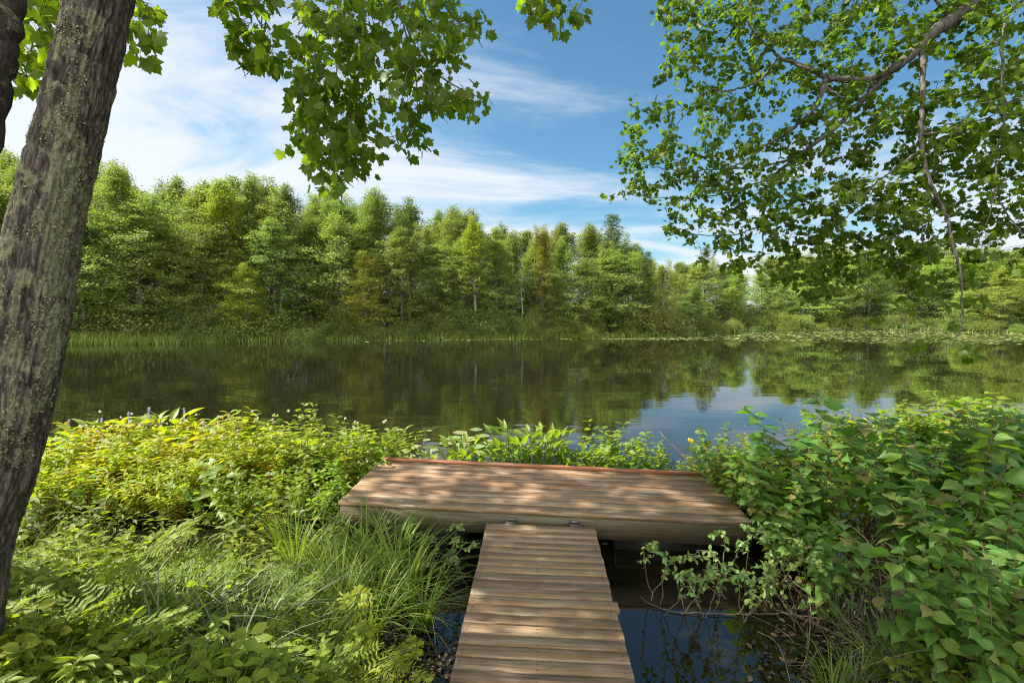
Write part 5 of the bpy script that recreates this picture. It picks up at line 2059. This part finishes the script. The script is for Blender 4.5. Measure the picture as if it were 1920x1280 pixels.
r = np.random.default_rng(61)
VL = ['straggling vine with small leaves over dark water by the dock end', 'small-leaved vine climbing between the gangway and dock front']
vines = [(1225, 1110, 1225, 1020, 0.02), (1240, 1130, 1300, 1040, 0.02), (1290, 1140, 1330, 1030, 0.02), (1320, 1150, 1290, 1070, 0.0), (1340, 1145, 1390, 1020, 0.0), (1380, 1150, 1360, 1060, 0.0), (1400, 1150, 1440, 1040, 0.0),
         (1430, 1150, 1400, 1075, 0.0), (1450, 1140, 1500, 1020, 0.0), (1470, 1160, 1440, 1060, 0.0), (1500, 1170, 1530, 1040, 0.0), (1390, 1110, 1400, 985, 0.0), (1360, 1120, 1330, 1060, 0.0), (1520, 1150, 1480, 980, 0.0), (1560, 1170, 1580, 1050, 0.0)]
more = [(a + r.uniform(-25, 25), b + r.uniform(-15, 15), c + r.uniform(-35, 35), d + r.uniform(-25, 35), e) for a, b, c, d, e in vines]
for q, (ax, ay, bx, by, z) in enumerate(vines + more):
    p0 = G(ax, ay, z)
    d0 = p0[1] - 0.15
    p1 = P(bx, by, d0 + r.uniform(-0.1, 0.15))
    mid = (p0 + p1) / 2 + r.normal(size=3) * np.array([0.10, 0.05, 0.04]) + np.array([0, 0, 0.05])
    over = p1 + np.array([r.normal() * 0.07, r.normal() * 0.05, -0.05])
    vine(500 + q, [p0 - np.array([0, 0, 0.05]), mid, p1, over], 42, 0.043, VL[0], 'vines by the dock end', (r.uniform(1.0, 1.5), 1.3, 1.1))
for q, (ax, ay, bx, by) in enumerate([(870, 1080, 860, 985), (880, 1100, 850, 1010), (860, 1110, 890, 1020), (800, 1060, 795, 1000), (640, 1040, 730, 975), (600, 1030, 560, 960), (680, 1040, 620, 970), (880, 1060, 845, 1030)]):
    p0 = G(ax, ay, 0.0)
    p1 = P(bx, by, p0[1] - 0.05)
    mid = (p0 + p1) / 2 + r.normal(size=3) * np.array([0.06, 0.04, 0.02])
    vine(540 + q, [p0 - np.array([0, 0, 0.05]), mid, p1, p1 + np.array([r.normal() * 0.06, 0, -0.03])], 36, 0.044, VL[1], 'vines between gangway and dock', (1.1, 1.1, 1))

# dead stems tangle below the thicket
mb = MB()
for k in range(170):
    px, py = r.uniform(1480, 1800), r.uniform(1030, 1290)
    if px > 1700 and py < 1180:
        continue
    p = G(px, py, 0.03)
    z = max(gz(p[0], p[1]), 0)
    b0 = np.array([p[0], p[1], z - 0.02])
    az, el = r.uniform(0, 6.28), r.uniform(0.15, 1.2)
    L_ = r.uniform(0.15, 0.75)
    d = np.array([math.cos(az) * math.cos(el), math.sin(az) * math.cos(el), math.sin(el)])
    pts = [b0, b0 + d * L_ * 0.5 + r.normal(size=3) * 0.03, b0 + d * L_ + np.array([0, 0, -0.12 * L_]) + r.normal(size=3) * 0.04]
    mb.tube(smooth_path(np.array(pts), 7), np.linspace(r.uniform(0.002, 0.005), 0.0012, 7), 4, cap=False)
tag(mb.build('dead_twigs', M['dead']), 'tangle of dead brown stems on the mud below the thicket', kind='stuff')

# long trailing stem lying on the water
mb = MB()
pts = [G(1200, 1120, 0.02), G(1260, 1145, 0.01), G(1380, 1150, 0.015), G(1470, 1150, 0.02), G(1560, 1165, 0.03), G(1620, 1200, 0.06)]
mb.tube(smooth_path(np.array(pts), 40) + r.normal(size=(40, 3)) * 0.004, np.linspace(0.003, 0.006, 40), 5)
tag(mb.build('fallen_stem', M['dead']), 'long bare stem lying along the water beside the gangway', 'stem')

# litter on the mud and the shallow water
pts, sz = [], []
for k in range(2600):
    if k < 1500:
        px, py = r.uniform(480, 890), r.uniform(1030, 1400)
    else:
        px, py = r.uniform(1380, 1900), r.uniform(1080, 1400)
    p = G(px, py, 0.0)
    z = gz(p[0], p[1])
    s = float(pond_sd(p[0:1], p[1:2])[0])
    if s > 0.35 and r.random() < 0.9:
        continue
    pts.append((p[0], p[1], max(z, 0.0) + r.uniform(0.004, 0.02)))
pts = np.array(pts)
mb = MB()
n = len(pts)
dd = rdir(n, r) * np.array([1, 1, 0.15])
mb.add_many(*SMALL, frames(dd, np.array([0, 0, 1.0]) + rdir(n, r) * 0.4, r.uniform(0.02, 0.06, n)), pts)
tag(mb.build('leaf_litter', M['litter']), 'dark wet leaf litter on the mud', kind='stuff')

# lily pads behind the dock
def pad_proto():
    mb = MB()
    a = np.linspace(0.22, 2 * math.pi - 0.22, 18)
    rim = np.stack([np.cos(a), np.sin(a), 0.03 * np.sin(a * 3)], -1)
    v = np.concatenate([[(0.1, 0, 0)], rim * np.array([0.55, 0.55, 0.2]), rim])
    f = [(0, k + 1, k + 2) for k in range(17)] + [(k + 1, k + 19, k + 20, k + 2) for k in range(17)]
    mb.add(v, f)
    return mb.build('lily_pad', M['pad'], smooth=True)


pad0 = pad_proto()
pr = random.Random(12)
padspots = [(893, 806, 1.1), (862, 812, 1.3), (850, 822, 1.4), (880, 824, 1.3), (905, 818, 1.2), (920, 830, 1.2), (868, 834, 1.1), (838, 832, 1.2), (895, 838, 1.2), (930, 845, 1.1), (905, 850, 1.0), (780, 838, .8), (760, 846, .8),
            (740, 850, .7), (790, 850, .8), (770, 856, .7), (725, 860, .6), (710, 850, .6), (755, 866, .7), (800, 826, .6), (1150, 848, 1.0), (1135, 842, .9), (1120, 850, .9), (1052, 836, .9), (1000, 830, .8), (960, 838, .8),
            (735, 838, .6), (750, 828, .6), (815, 845, .8), (700, 865, .5), (690, 845, .5), (805, 808, .5)]
for q, (px, py, s) in enumerate(padspots):
    p = G(px, py, 0.0)
    o = pad0 if q == 0 else pad0.copy()
    if q:
        C.objects.link(o)
    sc_ = 0.105 * s
    o.scale = (sc_, sc_, sc_)
    o.location = (p[0], p[1], 0.012 + 0.004 * pr.random())
    o.rotation_euler = (pr.uniform(-.06, .06), pr.uniform(-.06, .06), pr.uniform(0, 6.28))
    tag(o, 'round lily pad floating on the pond just behind the dock', 'lily pad', 'lily pads behind the dock')
    o.color = (pr.uniform(0.8, 1.2), pr.uniform(0.85, 1.1), pr.uniform(0.8, 1.2), 1)
